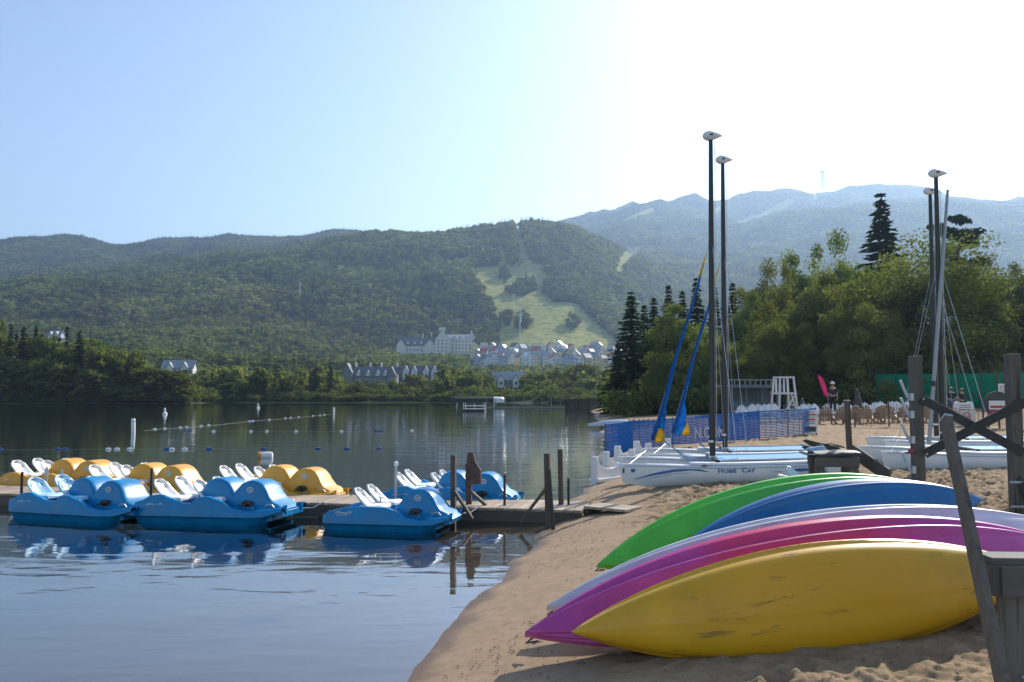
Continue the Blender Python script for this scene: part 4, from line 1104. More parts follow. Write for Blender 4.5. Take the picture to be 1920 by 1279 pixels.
    for s in (-1, 1):
        mb = MB(); q0 = X0 + 0.26
        for j in range(9):
            mb.box((q0 + j * 0.034, s * (HW + 0.003), 0.305 + 0.012 * math.sin(j)), (0.022, 0.004, 0.032 + 0.02 * ((j * 7) % 3) / 3), (0, 0.3 * s, 0))
        mb.box((q0 + 0.14, s * (HW + 0.003), 0.265), (0.26, 0.004, 0.01)); mb.build('decal', M['badge'], hull)
        MB().tube([(X1 - 0.34, s * 0.38, 0.275), (X1 - 0.30, s * 0.38, 0.31), (X1 - 0.22, s * 0.38, 0.31), (X1 - 0.18, s * 0.38, 0.265)], 0.012, 6).build('grab_handle', M['galv'], root)
        MB().lathe([(0.02, 0), (0.02, 0.012)], n=8).build('drain_plug', M['black_plastic'], root).location = (X1 - 0.42, s * 0.30, 0.315)
    return root
blue = (M['boat_blue'], M['seat_white']); yel = (M['boat_yellow'], M['seat_white'])
pb = pedal_boat(2, (M['boat_blue'], M['seat_blue'])); pb2 = pedal_boat(2, blue); pbs = pedal_boat(1, blue); py_ = pedal_boat(2, yel)
def place(o, x, y, rz, label, group, sc=1.0, z=0.0):
    o.location = (x, y, z); o.rotation_euler = (R(random.uniform(-0.8, 0.8)), R(random.uniform(-0.6, 0.6)), R(rz)); o.scale = (sc,) * 3
    props(o, label, 'pedal boat', group)
HEAD = -12.0
place(pb, -7.32, 15.0, -19, 'blue four seat pedal boat with pale blue seats, leftmost of the front row', 'pedal boats', 0.95)
place(pb2, -4.92, 14.68, HEAD, 'blue four seat pedal boat with white seats, middle of the front row', 'pedal boats', 0.98)
place(pbs, -1.86, 13.88, HEAD, 'blue two seat pedal boat nearest the beach in the front row', 'pedal boats', 0.90)
b4 = copy_tree(pb2); place(b4, -1.10, 16.25, HEAD + 1, 'blue four seat pedal boat behind the dock near the beach', 'pedal boats', 0.95)
place(py_, -4.62, 17.05, HEAD, 'yellow pedal boat closest to the beach behind the dock', 'pedal boats', 1.0)
b = copy_tree(py_); place(b, -7.42, 17.55, HEAD - 1, 'yellow pedal boat in the middle of the row behind the dock', 'pedal boats')
b = copy_tree(py_); place(b, -9.70, 18.80, HEAD, 'yellow pedal boat at far left, partly cut by the picture edge', 'pedal boats')

# floating dock: planks across, beams along, floats below
M['plank'] = wood('plank', (0.40, 0.315, 0.235), (0.22, 0.165, 0.12), 1.0, 1)
M['beam_wood'] = wood('beam_wood', (0.115, 0.090, 0.070), (0.055, 0.042, 0.033), 1.0, 0)
M['post_wood'] = wood('post_wood', (0.12, 0.092, 0.070), (0.05, 0.038, 0.03), 1.0, 2)
M['grey_wood'] = wood('grey_wood', (0.125, 0.110, 0.096), (0.058, 0.050, 0.044), 1.0, 2)
M['grey_wood_x'] = wood('grey_wood_x', (0.135, 0.120, 0.106), (0.062, 0.054, 0.047), 1.0, 0)
M['iron'] = plain('iron', (0.05, 0.048, 0.046), 0.6, 0.3, 10, metal=0.3)
A = Vector((-13.5, 17.35, 0)); B = Vector((1.15, 14.15, 0))
Ld = (B - A).length; ang = math.atan2(B.y - A.y, B.x - A.x)
dock = empty('floating_dock', A, ang, 'long wooden dock with the pedal boats tied along both sides', 'dock')
DW, DZ = 1.25, 0.22
n = int(Ld / 0.16)
pl = MB().box((0, 0, 0), (0.148, DW, 0.04)).mesh('plank'); pl.materials.append(M['plank'])
for i in range(n):
    q = link_mesh('plank', pl, None, dock); q.location = ((i + 0.5) * Ld / n, DW / 2 + random.uniform(-0.008, 0.008), DZ - 0.02 + random.uniform(-0.003, 0.003)); q.rotation_euler = (0, 0, random.uniform(-0.006, 0.006))
for yy in (0.03, DW - 0.03): MB().box((Ld / 2, yy, DZ - 0.14), (Ld, 0.06, 0.19)).build('side_beam', M['beam_wood'], dock)
for k in range(6): MB().box((1.2 + k * 2.45, DW / 2, -0.06), (1.5, 0.95, 0.28)).build('float_drum', M['black_plastic'], dock, bevel=0.04)
def dock_pt(px, py, z=DZ):
    d = ray(px, py); t = (z - EYE) / d.z; return Vector((d.x * t, d.y * t, z))
def dock_post(px, base, top, w, mat, name, lab, cat, lean=(0, 0), brace=None, z0=-0.6, group='dock posts', round_=False, knob=False):
    p = dock_pt(px, base); h = at(px, top, p.y).z - DZ
    o = empty(name, p, ang, lab, cat, group)
    if round_: MB().tube([(0, 0, z0), (lean[0] * h, lean[1] * h, h)], w / 2, 8).build('pole', mat, o, True)
    else: MB().bar((0, 0, z0), (lean[0] * h, lean[1] * h, h), w, w * 0.8, (1, 0, 0)).build('post', mat, o, bevel=0.008)
    if brace:
        for bx, bz in brace: MB().bar((bx * 0.1, -0.05, bz), (bx, -0.06, -0.12), 0.045, 0.09, (0, 1, 0)).build('brace', mat, o, bevel=0.005)
    if knob: MB().lathe([(0.01, h - 0.05), (0.04, h - 0.03), (0.04, h + 0.03), (0.01, h + 0.05)], n=10).build('cap', M['float_white'], o, True)
    return o
dock_post(850, 957, 853, 0.10, M['post_wood'], 'dock_post', 'dark square dock post with a diagonal brace beside the blue boats', 'post', brace=[(0.34, 0.32)])
dock_post(1030, 966, 850, 0.115, M['post_wood'], 'dock_post', 'tallest braced dock post near the beach end', 'post', lean=(-0.035, 0), brace=[(-0.46, 0.42)])
dock_post(1041, 972, 880, 0.06, M['iron'], 'mooring_pole', 'thin dark pole leaning against the tall braced post', 'pole', lean=(-0.13, 0), round_=True)
dock_post(1053, 946, 842, 0.105, M['post_wood'], 'dock_post', 'straight dock post right of the braced pair at the beach end', 'post', lean=(-0.02, 0))
dock_post(1066, 946, 897, 0.045, M['iron'], 'mooring_pole', 'short thin pole at the beach end of the dock', 'pole', round_=True)
dock_post(742, 936, 870, 0.05, M['galv'], 'mooring_pole', 'pale metal pole with a white knob between the two blue boats', 'pole', round_=True, knob=True)
dock_post(946, 948, 890, 0.045, M['iron'], 'mooring_pole', 'thin dark pole beside the right bow of the rear blue boat', 'pole', round_=True)
dock_post(40, 930, 885, 0.05, M['iron'], 'mooring_pole', 'dark pole at the left end of the dock', 'pole', round_=True)
dock_post(86, 928, 876, 0.05, M['galv'], 'mooring_pole', 'grey pole left of a pair behind the leftmost blue boat', 'pole', round_=True)
dock_post(114, 928, 880, 0.045, M['galv'], 'mooring_pole', 'grey pole right of a pair behind the leftmost blue boat', 'pole', round_=True)
dock_post(283, 934, 878, 0.05, M['iron'], 'mooring_pole', 'dark pole between the two left blue boats', 'pole', round_=True)
# cut-out timber board on its own braced stand
p = dock_pt(884, 946); o = empty('timber_board', p, ang, 'brown weathered timber board tapering to a point, standing on the dock', 'board'); h = at(884, 848, p.y).z - DZ
mt = Matrix(((1, 0, 0, 0), (0, 0, 1, 0), (0, 1, 0, 0), (0, 0, 0, 1)))
M['board_brown'] = wood('board_brown', (0.13, 0.075, 0.055), (0.055, 0.036, 0.03), 1.0, 2)
MB().prism([(-0.07, h), (0.03, h), (0.07, 0.82 * h), (0.17, 0.66 * h), (0.17, 0.40 * h), (-0.11, 0.36 * h), (-0.10, 0.62 * h)], 0.045, mt).build('panel', M['board_brown'], o, bevel=0.004)
MB().box((-0.06, 0.05, 0.2 * h), (0.10, 0.05, 0.55 * h)).build('post', M['board_brown'], o); MB().box((0.10, 0.055, 0.46 * h), (0.07, 0.05, 0.14 * h)).build('cleat', M['board_brown'], o)
MB().bar((0.02, -0.06, 0.24 * h), (0.28, -0.06, 0.0), 0.05, 0.09, (0, 1, 0)).build('brace', M['post_wood'], o)
for zz in (0.75, 0.55): MB().box((-0.02, -0.04, zz * h), (0.16, 0.03, 0.06)).build('batten', M['board_brown'], o)
# mooring lines from the boats to the dock
M['line_white'] = plain('line_white', (0.55, 0.54, 0.50), 0.9, 0.15, 40)
for lab, p0, p1 in [('mooring line from the middle blue boat to the dock', (-3.75, 14.75, 0.26), (-3.3, 15.1, 0.24)), ('mooring line from the two seat blue boat to the dock', (-0.95, 14.05, 0.26), (-0.55, 14.55, 0.24)), ('mooring line from the right yellow boat to the dock', (-3.5, 16.45, 0.27), (-3.0, 16.2, 0.24)), ('mooring line from the leftmost blue boat to the dock', (-6.3, 15.1, 0.26), (-5.9, 15.7, 0.24))]:
    p0, p1 = Vector(p0), Vector(p1); d = p1 - p0
    o = MB().tube([Vector((0, 0, 0)), d * 0.33 - Vector((0, 0, 0.09)), d * 0.66 - Vector((0, 0, 0.09)), d], 0.009, 6).build('mooring_line', M['line_white'], None, True); o.location = p0; props(o, lab, 'rope', 'mooring lines')
# gangplank onto the sand
p = ground(1098, 966); q = ground(1178, 962); o = empty('gangplank', (p.x, p.y, max(p.z, 0.19) + 0.02), math.atan2(q.y - p.y, q.x - p.x), 'short pale gangplank from the dock onto the sand', 'gangplank'); L = (q - p).length
for i in range(3): MB().box((L / 2, 0.02 + i * 0.17, 0.03 + 0.002 * i), (L, 0.16, 0.045)).build('board', M['plank'], o, bevel=0.004)
MB().box((0.05, 0.19, -0.08), (0.1, 0.5, 0.16)).build('sleeper', M['beam_wood'], o)
# ================================================================== CATAMARANS
M['gel_white'] = plastic('gel_white', (0.74, 0.74, 0.73), 0.28, 0.04)
M['gel_grey'] = plastic('gel_grey', (0.42, 0.44, 0.46), 0.4, 0.06)
M['decal_blue'] = plain('decal_blue', (0.03, 0.13, 0.36), 0.4, 0.1, 5)
M['tramp_blue'] = plain('tramp_blue', (0.12, 0.36, 0.62), 0.75, 0.12, 12)
M['mast_black'] = plain('mast_black', (0.018, 0.018, 0.020), 0.35, 0.2, 4, metal=0.2)
M['wire'] = plain('wire', (0.45, 0.46, 0.48), 0.35, 0.1, 30, metal=0.7)
M['line_blue'] = plain('line_blue', (0.10, 0.25, 0.50), 0.8, 0.15, 40)
def cloth(name, col, trans=0.45):
    t = NT(name); t.n.remove(t.b); nz = t.noise(7, 4)
    rp = t.ramp(nz.outputs[0], [(0.3, tuple(c * 0.85 for c in col)), (0.7, tuple(min(1, c * 1.12) for c in col))])
    d = t.new('ShaderNodeBsdfDiffuse'); tr = t.new('ShaderNodeBsdfTranslucent'); mx = t.new('ShaderNodeMixShader'); mx.inputs[0].default_value = trans
    t.link(rp.outputs[0], d.inputs[0]); t.link(rp.outputs[0], tr.inputs[0]); t.link(d.outputs[0], mx.inputs[1]); t.link(tr.outputs[0], mx.inputs[2]); t.link(mx.outputs[0], t.out.inputs[0])
    n2 = t.noise(18, 3, 0.6, 'Object', (1, 1, 0.3)); b = t.bump(n2.outputs[0], 0.5, 0.02); t.link(b, d.inputs['Normal'])
    return t.m
M['sail_blue'] = cloth('sail_blue', (0.03, 0.30, 0.72)); M['sail_dark'] = cloth('sail_dark', (0.025, 0.12, 0.40), 0.3); M['sail_yellow'] = cloth('sail_yellow', (0.75, 0.52, 0.05))
def text_mesh(txt, size, name='lettering', bold=0.0, align='LEFT'):
    cu = bpy.data.curves.new(name, 'FONT'); cu.body = txt; cu.size = size; cu.extrude = 0.0015; cu.offset = bold; cu.align_x = align; cu.resolution_u = 3
    ob = bpy.data.objects.new(name, cu); C.objects.link(ob); bpy.context.view_layer.update()
    me = bpy.data.meshes.new_from_object(ob.evaluated_get(bpy.context.evaluated_depsgraph_get())); bpy.data.objects.remove(ob); bpy.data.curves.remove(cu)
    return me
def letters(parent, txt, size, mat, loc, rot, name='lettering', bold=0.0, align='LEFT', sx=1.0):
    me = text_mesh(txt, size, name, bold, align); me.materials.clear(); me.materials.append(mat)
    o = link_mesh(name, me, None, parent); o.location = loc; o.rotation_euler = rot; o.scale = (sx, 1, 1); return o
def hull_ring(t, L):
    """section at t=0 bow .. 1 stern, list of (y, z) half to half, and x"""
    x = t * L
    top = 0.60 - 0.10 * sm(0.0, 0.55, t) + 0.02 * sm(0.7, 1, t); keel = 0.13 * (1 - sm(0, 0.18, t)) ** 1.5 + 0.10 * sm(0.72, 1, t) ** 1.4
    w = 0.035 + 0.165 * sm(0, 0.35, t) - 0.05 * sm(0.75, 1.0, t)
    m = (top + keel) / 2
    sec = [(0.10 * w, keel), (0.6 * w, keel + 0.07), (0.95 * w, m - 0.05), (w, m + 0.06), (0.96 * w, top - 0.05), (0.90 * w, top - 0.012), (0.78 * w, top), (0.3 * w, top + 0.012)]
    return x, sec, w, top
def catamaran(loc, rz, ry, label, number=None, jib=True, detail=True, mast_h=6.5, mast_mat=None, mast_float=True, lean=(0, 0), mx_=1.97):
    L = 4.42; B_ = 1.95
    o = empty('catamaran', loc, rz, label, 'catamaran', 'beached catamarans'); o.rotation_euler = (0, ry, rz); o.scale = (1, 1, 0.8); mast_h = mast_h / 0.8; lean = (lean[0] - mast_h * math.tan(ry), lean[1])
    for s in (0, 1):
        rings = []
        for i in range(31):
            t = i / 30; x, sec, w, top = hull_ring(t, L)
            rake = -0.10 * (1 - t) ** 8
            rg = [Vector((x + rake * (z - 0.1) * 1.6 + 0.10 * (1 - t) ** 8, y, z)) for y, z in sec] + [Vector((x + rake * (z - 0.1) * 1.6 + 0.10 * (1 - t) ** 8, -y, z)) for y, z in reversed(sec)]
            rings.append(rg)
        h = MB().loft(rings).build('hull', M['gel_white'], o, True, 45); h.location = (0, s * B_, 0)
        # rubber gunwale strip and deck tray
        MB().tube([(0.15 + (L - 0.2) * i / 16, -hull_ring(0.03 + 0.95 * i / 16, L)[2] * 0.985 - 0.004, hull_ring(0.03 + 0.95 * i / 16, L)[3] - 0.045) for i in range(17)], 0.009, 5).build('rub_rail', M['gel_grey'], h)
        rg = []
        for i in range(9):
            t = 0.32 + 0.55 * i / 8; x, sec, w, top = hull_ring(t, L)
            rg.append([Vector((x, a * w, top + 0.013 + b)) for a, b in ((-0.72, 0), (-0.66, 0.05), (-0.3, 0.065), (0.3, 0.065), (0.66, 0.05), (0.72, 0))])
        MB().loft(rg).build('deck_rail', M['gel_white'], h, True, 45)
        MB().box((L - 0.02, 0, 0.36), (0.03, 0.14, 0.18)).build('transom_fitting', M['black_plastic'], h)
        # rudder, kicked up
        MB().prism([(0, 0), (0.10, 0.02), (0.16, 0.25), (0.12, 0.55), (0.04, 0.60), (-0.04, 0.3)], 0.03, Matrix.Translation((L + 0.06, s * B_, 0.42)) @ Matrix.Rotation(R(-62), 4, 'Y') @ Matrix.Rotation(R(90), 4, 'X')).build('rudder', M['black_plastic'], o)
    for x in (1.97, 3.95): MB().tube([(x, -0.02, 0.60), (x, B_ + 0.02, 0.60)], 0.045, 10).build('crossbeam', M['mast_black'], o, True)
    rg = []
    for i in range(9):
        x = 2.04 + 1.84 * i / 8; rg.append([Vector((x, 0.2 + (B_ - 0.4) * j / 8, 0.60 - 0.05 * math.sin(math.pi * j / 8) * math.sin(math.pi * i / 8))) for j in range(9)])
    MB().loft(rg, False, False).build('trampoline', M['tramp_blue'], o, True, None)
    MB().tube([(2.05, 0.2, 0.61), (3.9, 0.2, 0.61)], 0.02, 6).tube([(2.05, B_ - 0.2, 0.61), (3.9, B_ - 0.2, 0.61)], 0.02, 6).build('trampoline_rail', M['gel_white'], o)
    MB().tube([(3.95, B_ * 0.2, 0.7), (4.3, B_ * 0.25, 0.74), (4.62, B_ * 0.3, 0.62), (4.55, B_ * 0.75, 0.60), (4.25, B_ * 0.8, 0.70)], 0.02, 6).build('tiller_bar', M['black_plastic'], o)
    my_ = B_ / 2; mm = mast_mat or M['mast_black']
    top = Vector((mx_ + lean[0], my_ + lean[1], 0.62 + mast_h))
    b0 = Vector((mx_, my_, 0.63)); pts = [b0.lerp(top, k / 6) for k in range(7)]
    mast = MB().tube(pts, [0.062, 0.064, 0.064, 0.062, 0.058, 0.052, 0.044], 10).build('mast', mm, o, True)
    MB().lathe([(0.067, 0), (0.067, 0.05)], n=10).build('mast_band', M['gel_white'], mast).location = b0 + Vector((0, 0, 0.38))
    MB().box(b0 + Vector((0, 0, 0.0)), (0.16, 0.16, 0.06)).build('mast_step', M['gel_white'], o)
    if mast_float:
        rg = []
        for t, r in ((0, 0.01), (0.03, 0.055), (0.12, 0.105), (0.28, 0.135), (0.45, 0.125), (0.65, 0.085), (0.85, 0.04), (1, 0.008)):
            rg.append([Vector((-0.17 + 0.44 * t, math.cos(a) * r * 0.9, math.sin(a) * r * 1.0)) for a in [2 * math.pi * j / 14 for j in range(14)]])
        fl = MB().loft(rg).build('mast_float', M['gel_white'], mast, True, None); fl.location = top + Vector((0, 0, 0.10)); fl.rotation_euler = (0, R(2), -rz - R(4))
        MB().box((0, -0.11, -0.005), (0.07, 0.03, 0.045)).build('bracket', M['mast_black'], fl)
    hnd = pts[0].lerp(top, 0.69)
    for s in (0, 1): MB().tube([hnd, (2.35, s * B_, 0.60)], 0.0045, 4).build('shroud', M['wire'], o)
    MB().tube([hnd, (0.66, my_, 0.9)], 0.0045, 4).build('forestay', M['wire'], o)
    for s in (0, 1): MB().tube([(0.66, my_, 0.9), (0.22, s * B_, 0.58)], 0.003, 4).build('bridle_wire', M['wire'], o)
    MB().tube([pts[0] + Vector((0.09, -0.05, 0.2)), top + Vector((0.07, -0.02, -0.25))], 0.006, 4).build('halyard', M['wire'], o)
    if jib:
        tack = Vector((0.72, my_ - 0.02, 0.95)); n = 14; rad = []; ps = []
        for i in range(n + 1):
            t = i / n; ps.append(tack.lerp(hnd, 0.03 + 0.78 * t) + Vector((0.02 * math.sin(9 * t), 0, 0))); rad.append(0.050 * (1 - 0.75 * t) * (1 + 0.12 * math.sin(20 * t)) + 0.008)
        j = MB().tube(ps, rad, 8).build('furled_jib', M['sail_dark'], o, True, None)
        MB().tube([p + Vector((0.028 - 0.02 * i / n, -0.03 + 0.018 * i / n, 0)) for i, p in enumerate(ps)], [0.016 * (1 - 0.6 * i / n) + 0.004 for i in range(n + 1)], 6).build('leech_fold', M['sail_blue'], j, True, None)
        MB().tube([tack.lerp(hnd, 0.80), tack.lerp(hnd, 0.86), tack.lerp(hnd, 0.92)], [0.028, 0.022, 0.006], 7).build('jib_head', M['sail_yellow'], j, True, None)
        w = jib
        up = tack.lerp(hnd, 0.19); 
        # loose clew: blue panel above, yellow panel at the foot
        a0, a1 = tack + Vector((0.05, -0.055, 0.10)), up + Vector((0.05, -0.04, 0)); e0 = a0 + Vector((w * 0.62, -0.02, 0.0)); e1 = a1.lerp(a0, 0.45) + Vector((w * 0.26, -0.02, 0)); 
        def panel(P, name, mat):
            rg = []
            for u in range(6):
                rg.append([P[0].lerp(P[1], u / 5).lerp(P[3].lerp(P[2], u / 5), v / 5) + Vector((0, 0.035 * math.sin(u * 1.9 + v * 1.3), 0)) for v in range(6)])
            q = MB().loft(rg, False, False).build(name, mat, j, True, None); md = q.modifiers.new('thick', 'SOLIDIFY'); md.thickness = 0.006
        fd = a0.lerp(a1, 0.40); fe = e0.lerp(e1, 0.62) if w < 0.45 else e0.lerp(e1, 0.95)
        if w < 0.45:
            panel([a0, fd, fe, e0], 'yellow_panel', M['sail_yellow']); panel([fd + Vector((0, 0, 0.004)), a1, a1 + Vector((0.03, 0, 0)), fe + Vector((0, 0, 0.004))], 'blue_panel', M['sail_blue'])
        else:
            mid = a0.lerp(e0, 0.42); panel([mid, mid.lerp(fe, 0.72) + Vector((0.06, 0, 0.05)), fe, e0], 'yellow_panel', M['sail_yellow']); panel([a0, a1, a1 + Vector((0.03, 0, 0)), fe + Vector((0, 0, 0.004))], 'blue_panel', M['sail_blue'])
            panel([a0 + Vector((0, 0.004, 0)), a0.lerp(a1, 0.35) + Vector((0, 0.004, 0)), mid.lerp(fe, 0.7) + Vector((0.05, 0.004, 0.05)), mid + Vector((0, 0.004, 0))], 'blue_panel', M['sail_blue'])
        for k in range(3): MB().tube([e0 + Vector((0, 0, 0.02 * k)), e0.lerp(pts[0], 0.5) + Vector((0, 0.05 * k, -0.22 - 0.05 * k)), Vector((1.9 + 0.25 * k, my_ - 0.3 * k, 0.62))], 0.008, 5).build('sheet_line', M['line_blue'], o)
    if detail:
        ys = lambda t, k=1.0: -hull_ring(t, L)[2] * k - 0.006
        def strip(lo, hi, name, mat):      # thin decal laid on the outer hull side
            V = []; fs = []
            for (x, z0), (_, z1) in zip(lo, hi):
                t = x / L; w = hull_ring(t, L)[2]
                for z in (z0, z1): V.append((x, -side_w(t, z) - 0.004, z))
            for i in range(len(lo) - 1): fs.append((2 * i, 2 * i + 2, 2 * i + 3, 2 * i + 1))
            MB().add(V, fs).build(name, mat, o)
        def side_w(t, z):
            x, sec, w, top = hull_ring(t, L); zs = [q[1] for q in sec[:7]]; ws = [q[0] for q in sec[:7]]
            return float(np.interp(z, zs, ws))
        xs = [0.32 + 1.45 * i / 24 for i in range(25)]
        mid = lambda x: 0.235 + 0.27 * math.sin((x - 0.32) / 1.15 * 1.35) if x < 1.2 else 0.235 + 0.27 * math.sin(0.88 / 1.15 * 1.35) + 0.03 - 0.0 * x
        mid = lambda x: float(np.interp(x, [0.32, 0.7, 1.1, 1.4, 1.6, 1.77], [0.22, 0.34, 0.425, 0.44, 0.42, 0.375]))
        th = lambda x: float(np.interp(x, [0.32, 0.6, 0.95, 1.25, 1.42, 1.6, 1.77], [0.004, 0.022, 0.035, 0.030, 0.016, 0.024, 0.003]))
        strip([(x, mid(x) - th(x)) for x in xs], [(x, mid(x) + th(x)) for x in xs], 'wave_stripe', M['decal_blue'])
        x2 = [0.5 + 0.9 * i / 14 for i in range(15)]
        strip([(x, mid(x) - 0.075 - 0.005) for x in x2], [(x, mid(x) - 0.075 + 0.006 * math.sin((x - 0.5) / 0.9 * 3.14)) for x in x2], 'wave_stripe', M['decal_blue'])
        x3 = [3.25 + 0.55 * i / 12 for i in range(13)]
        strip([(x, 0.37 - 0.035 * math.sin((x - 3.25) / 0.55 * 3.14)) for x in x3], [(x, 0.38 + 0.03 * math.sin((x - 3.25) / 0.55 * 3.14)) for x in x3], 'wave_stripe', M['decal_blue'])
        x4 = [2.98 + 0.16 * i / 4 for i in range(5)]; strip([(x, 0.335) for x in x4], [(x, 0.348) for x in x4], 'wave_stripe', M['decal_blue'])
        yy = -side_w(0.5, 0.4) - 0.006
        letters(o, 'H', 0.150, M['decal_blue'], (1.93, yy + 0.002, 0.345), (R(90), 0, 0), 'hull_lettering', 0.004, sx=0.95); letters(o, 'OBIE', 0.115, M['decal_blue'], (2.045, yy, 0.345), (R(90), 0, 0), 'hull_lettering', 0.004, sx=0.98)
        letters(o, 'C', 0.150, M['decal_blue'], (2.385, yy, 0.345), (R(90), 0, 0), 'hull_lettering', 0.004, sx=0.95); letters(o, 'AT', 0.115, M['decal_blue'], (2.49, yy, 0.345), (R(90), 0, 0), 'hull_lettering', 0.004, sx=0.98)
        letters(o, number or '1', 0.17, M['mast_black'], (0.075, -side_w(0.03, 0.44) - 0.012, 0.385), (R(90), 0, R(-8)), 'bow_number', 0.006)
        bd = MB(); rr = [[Vector((0.30 + math.cos(q) * r, -side_w(0.07, 0.44) - 0.010 - 0.012 * math.cos(q) * r / 0.05, 0.44 + math.sin(q) * r)) for q in [2 * math.pi * k / 16 for k in range(16)]] for r in (0.002, 0.046)]
        bd.loft(rr, True, False); bd.build('emblem', M['decal_blue'], o); letters(o, '------', 0.03, M['decal_blue'], (0.235, -side_w(0.07, 0.36) - 0.014, 0.355), (R(90), 0, R(-8)), 'bow_print')
        MB().lathe([(0.05, 0), (0.05, 0.03)], n=12).build('side_port', M['black_plastic'], o).location = (1.68, -0.2, 0.52)
    return o
def set_on(px_, py_, D=None):
    p = ground(px_, py_); return p
ca_rz = R(-7)
ca = catamaran((2.12, 17.15, 0.255), ca_rz, R(-2.0), 'white catamaran with blue wave lettering on its hull, nearest the dock', '1', 0.36, True, 6.72)
cb = catamaran((3.05, 19.85, 0.28), ca_rz, R(-1.6), 'white catamaran behind the lettered one, its loose jib showing wide blue and yellow', None, 0.62, False, 6.95)
cc = catamaran((7.95, 18.55, 0.42), R(-10), R(-1.0), 'white catamaran at the right behind the wooden rack, with white mast float', None, None, False, 6.15, mx_=1.58)
cd = catamaran((9.35, 21.6, 0.5), R(-10), R(-1.0), 'rearmost white catamaran at the right, its mast float just behind the other', None, None, False, 6.40, mx_=1.55)
# a bare aluminium mast leaning among the right catamarans
p0 = at(1742, 832, 18.9); p1 = at(1777, 356, 19.2)
o = empty('spare_mast', p0, 0, 'thin grey aluminium mast leaning beside the right black mast', 'mast')
MB().tube([(0, 0, 0), (p1 - p0) * 0.5, p1 - p0], [0.045, 0.042, 0.03], 9).build('spar', plain('mast_alloy', (0.28, 0.29, 0.30), 0.45, 0.1, 4, metal=0.5), o, True); MB().lathe([(0.05, 0), (0.05, 0.12)], n=9).build('joint_sleeve', M['mast_black'], o).location = (p1 - p0) * 0.22
for ch in o.children: pass
# towel hung over the stern of the near boat
t0 = at(1532, 843, 16.35)
o = MB().loft([[Vector((x, -0.02 * math.sin(5 * x) + y, z + 0.02 * math.sin(9 * x))) for y, z in ((0.25, 0.0), (0.10, 0.05), (0.0, 0.03), (-0.06, -0.12), (-0.07 - 0.02 * math.sin(11 * x), -0.30), (-0.06, -0.50))] for x in [-0.15 + 0.03 * i for i in range(11)]], False, False).build('towel', cloth('towel_cloth', (0.42, 0.60, 0.74), 0.3), None, True, None)
o.location = t0; md = o.modifiers.new('thick', 'SOLIDIFY'); md.thickness = 0.012
props(o, 'pale blue towel hanging over the stern of the lettered catamaran', 'towel')

# ================================================================== KAYAKS
def kayak_paint(name, c1, c2=None, rough=0.33, scuff=0.5):
    t = NT(name); tc = t.new('ShaderNodeTexCoord'); sp = t.new('ShaderNodeSeparateXYZ'); t.link(tc.outputs['Object'], sp.inputs[0])
    n1 = t.noise(2.0, 4, 0.6); n2 = t.noise(9, 6, 0.75, 'Object', (0.22, 1.9, 1.9)); n3 = t.noise(55, 3)
    base = t.ramp(n1.outputs[0], [(0.3, tuple(c * 0.74 for c in c1)), (0.7, tuple(min(1, c * 1.1) for c in c1))]).outputs[0]
    if c2:
        q = t.math('ABSOLUTE', sp.outputs[0]); mr = t.new('ShaderNodeMapRange', interpolation_type='SMOOTHSTEP'); t.link(t.math('ADD', q, t.math('MULTIPLY', n1.outputs[0], 0.5)), mr.inputs[0]); mr.inputs[1].default_value = 1.25; mr.inputs[2].default_value = 0.75
        base = t.mix(mr.outputs[0], base, c2)
    n4 = t.noise(1.3, 2)
    m = t.math('MULTIPLY', t.ramp(n2.outputs[0], [(0.585, (0, 0, 0)), (0.62, (1, 1, 1))]).outputs[0], t.ramp(n4.outputs[0], [(0.47, (0, 0, 0)), (0.58, (1, 1, 1))]).outputs[0])
    base = t.mix(t.math('MULTIPLY', m, scuff), base, (0.035, 0.028, 0.02))
    t.link(base, t.b.inputs['Base Color'])
    t.link(t.ramp(n2.outputs[0], [(0.3, (rough * 0.8,) * 3), (0.7, (rough * 1.5,) * 3)]).outputs[0], t.b.inputs['Roughness'])
    t.link(t.bump(n3.outputs[0], 0.12, 0.004), t.b.inputs['Normal'])
    return t.m
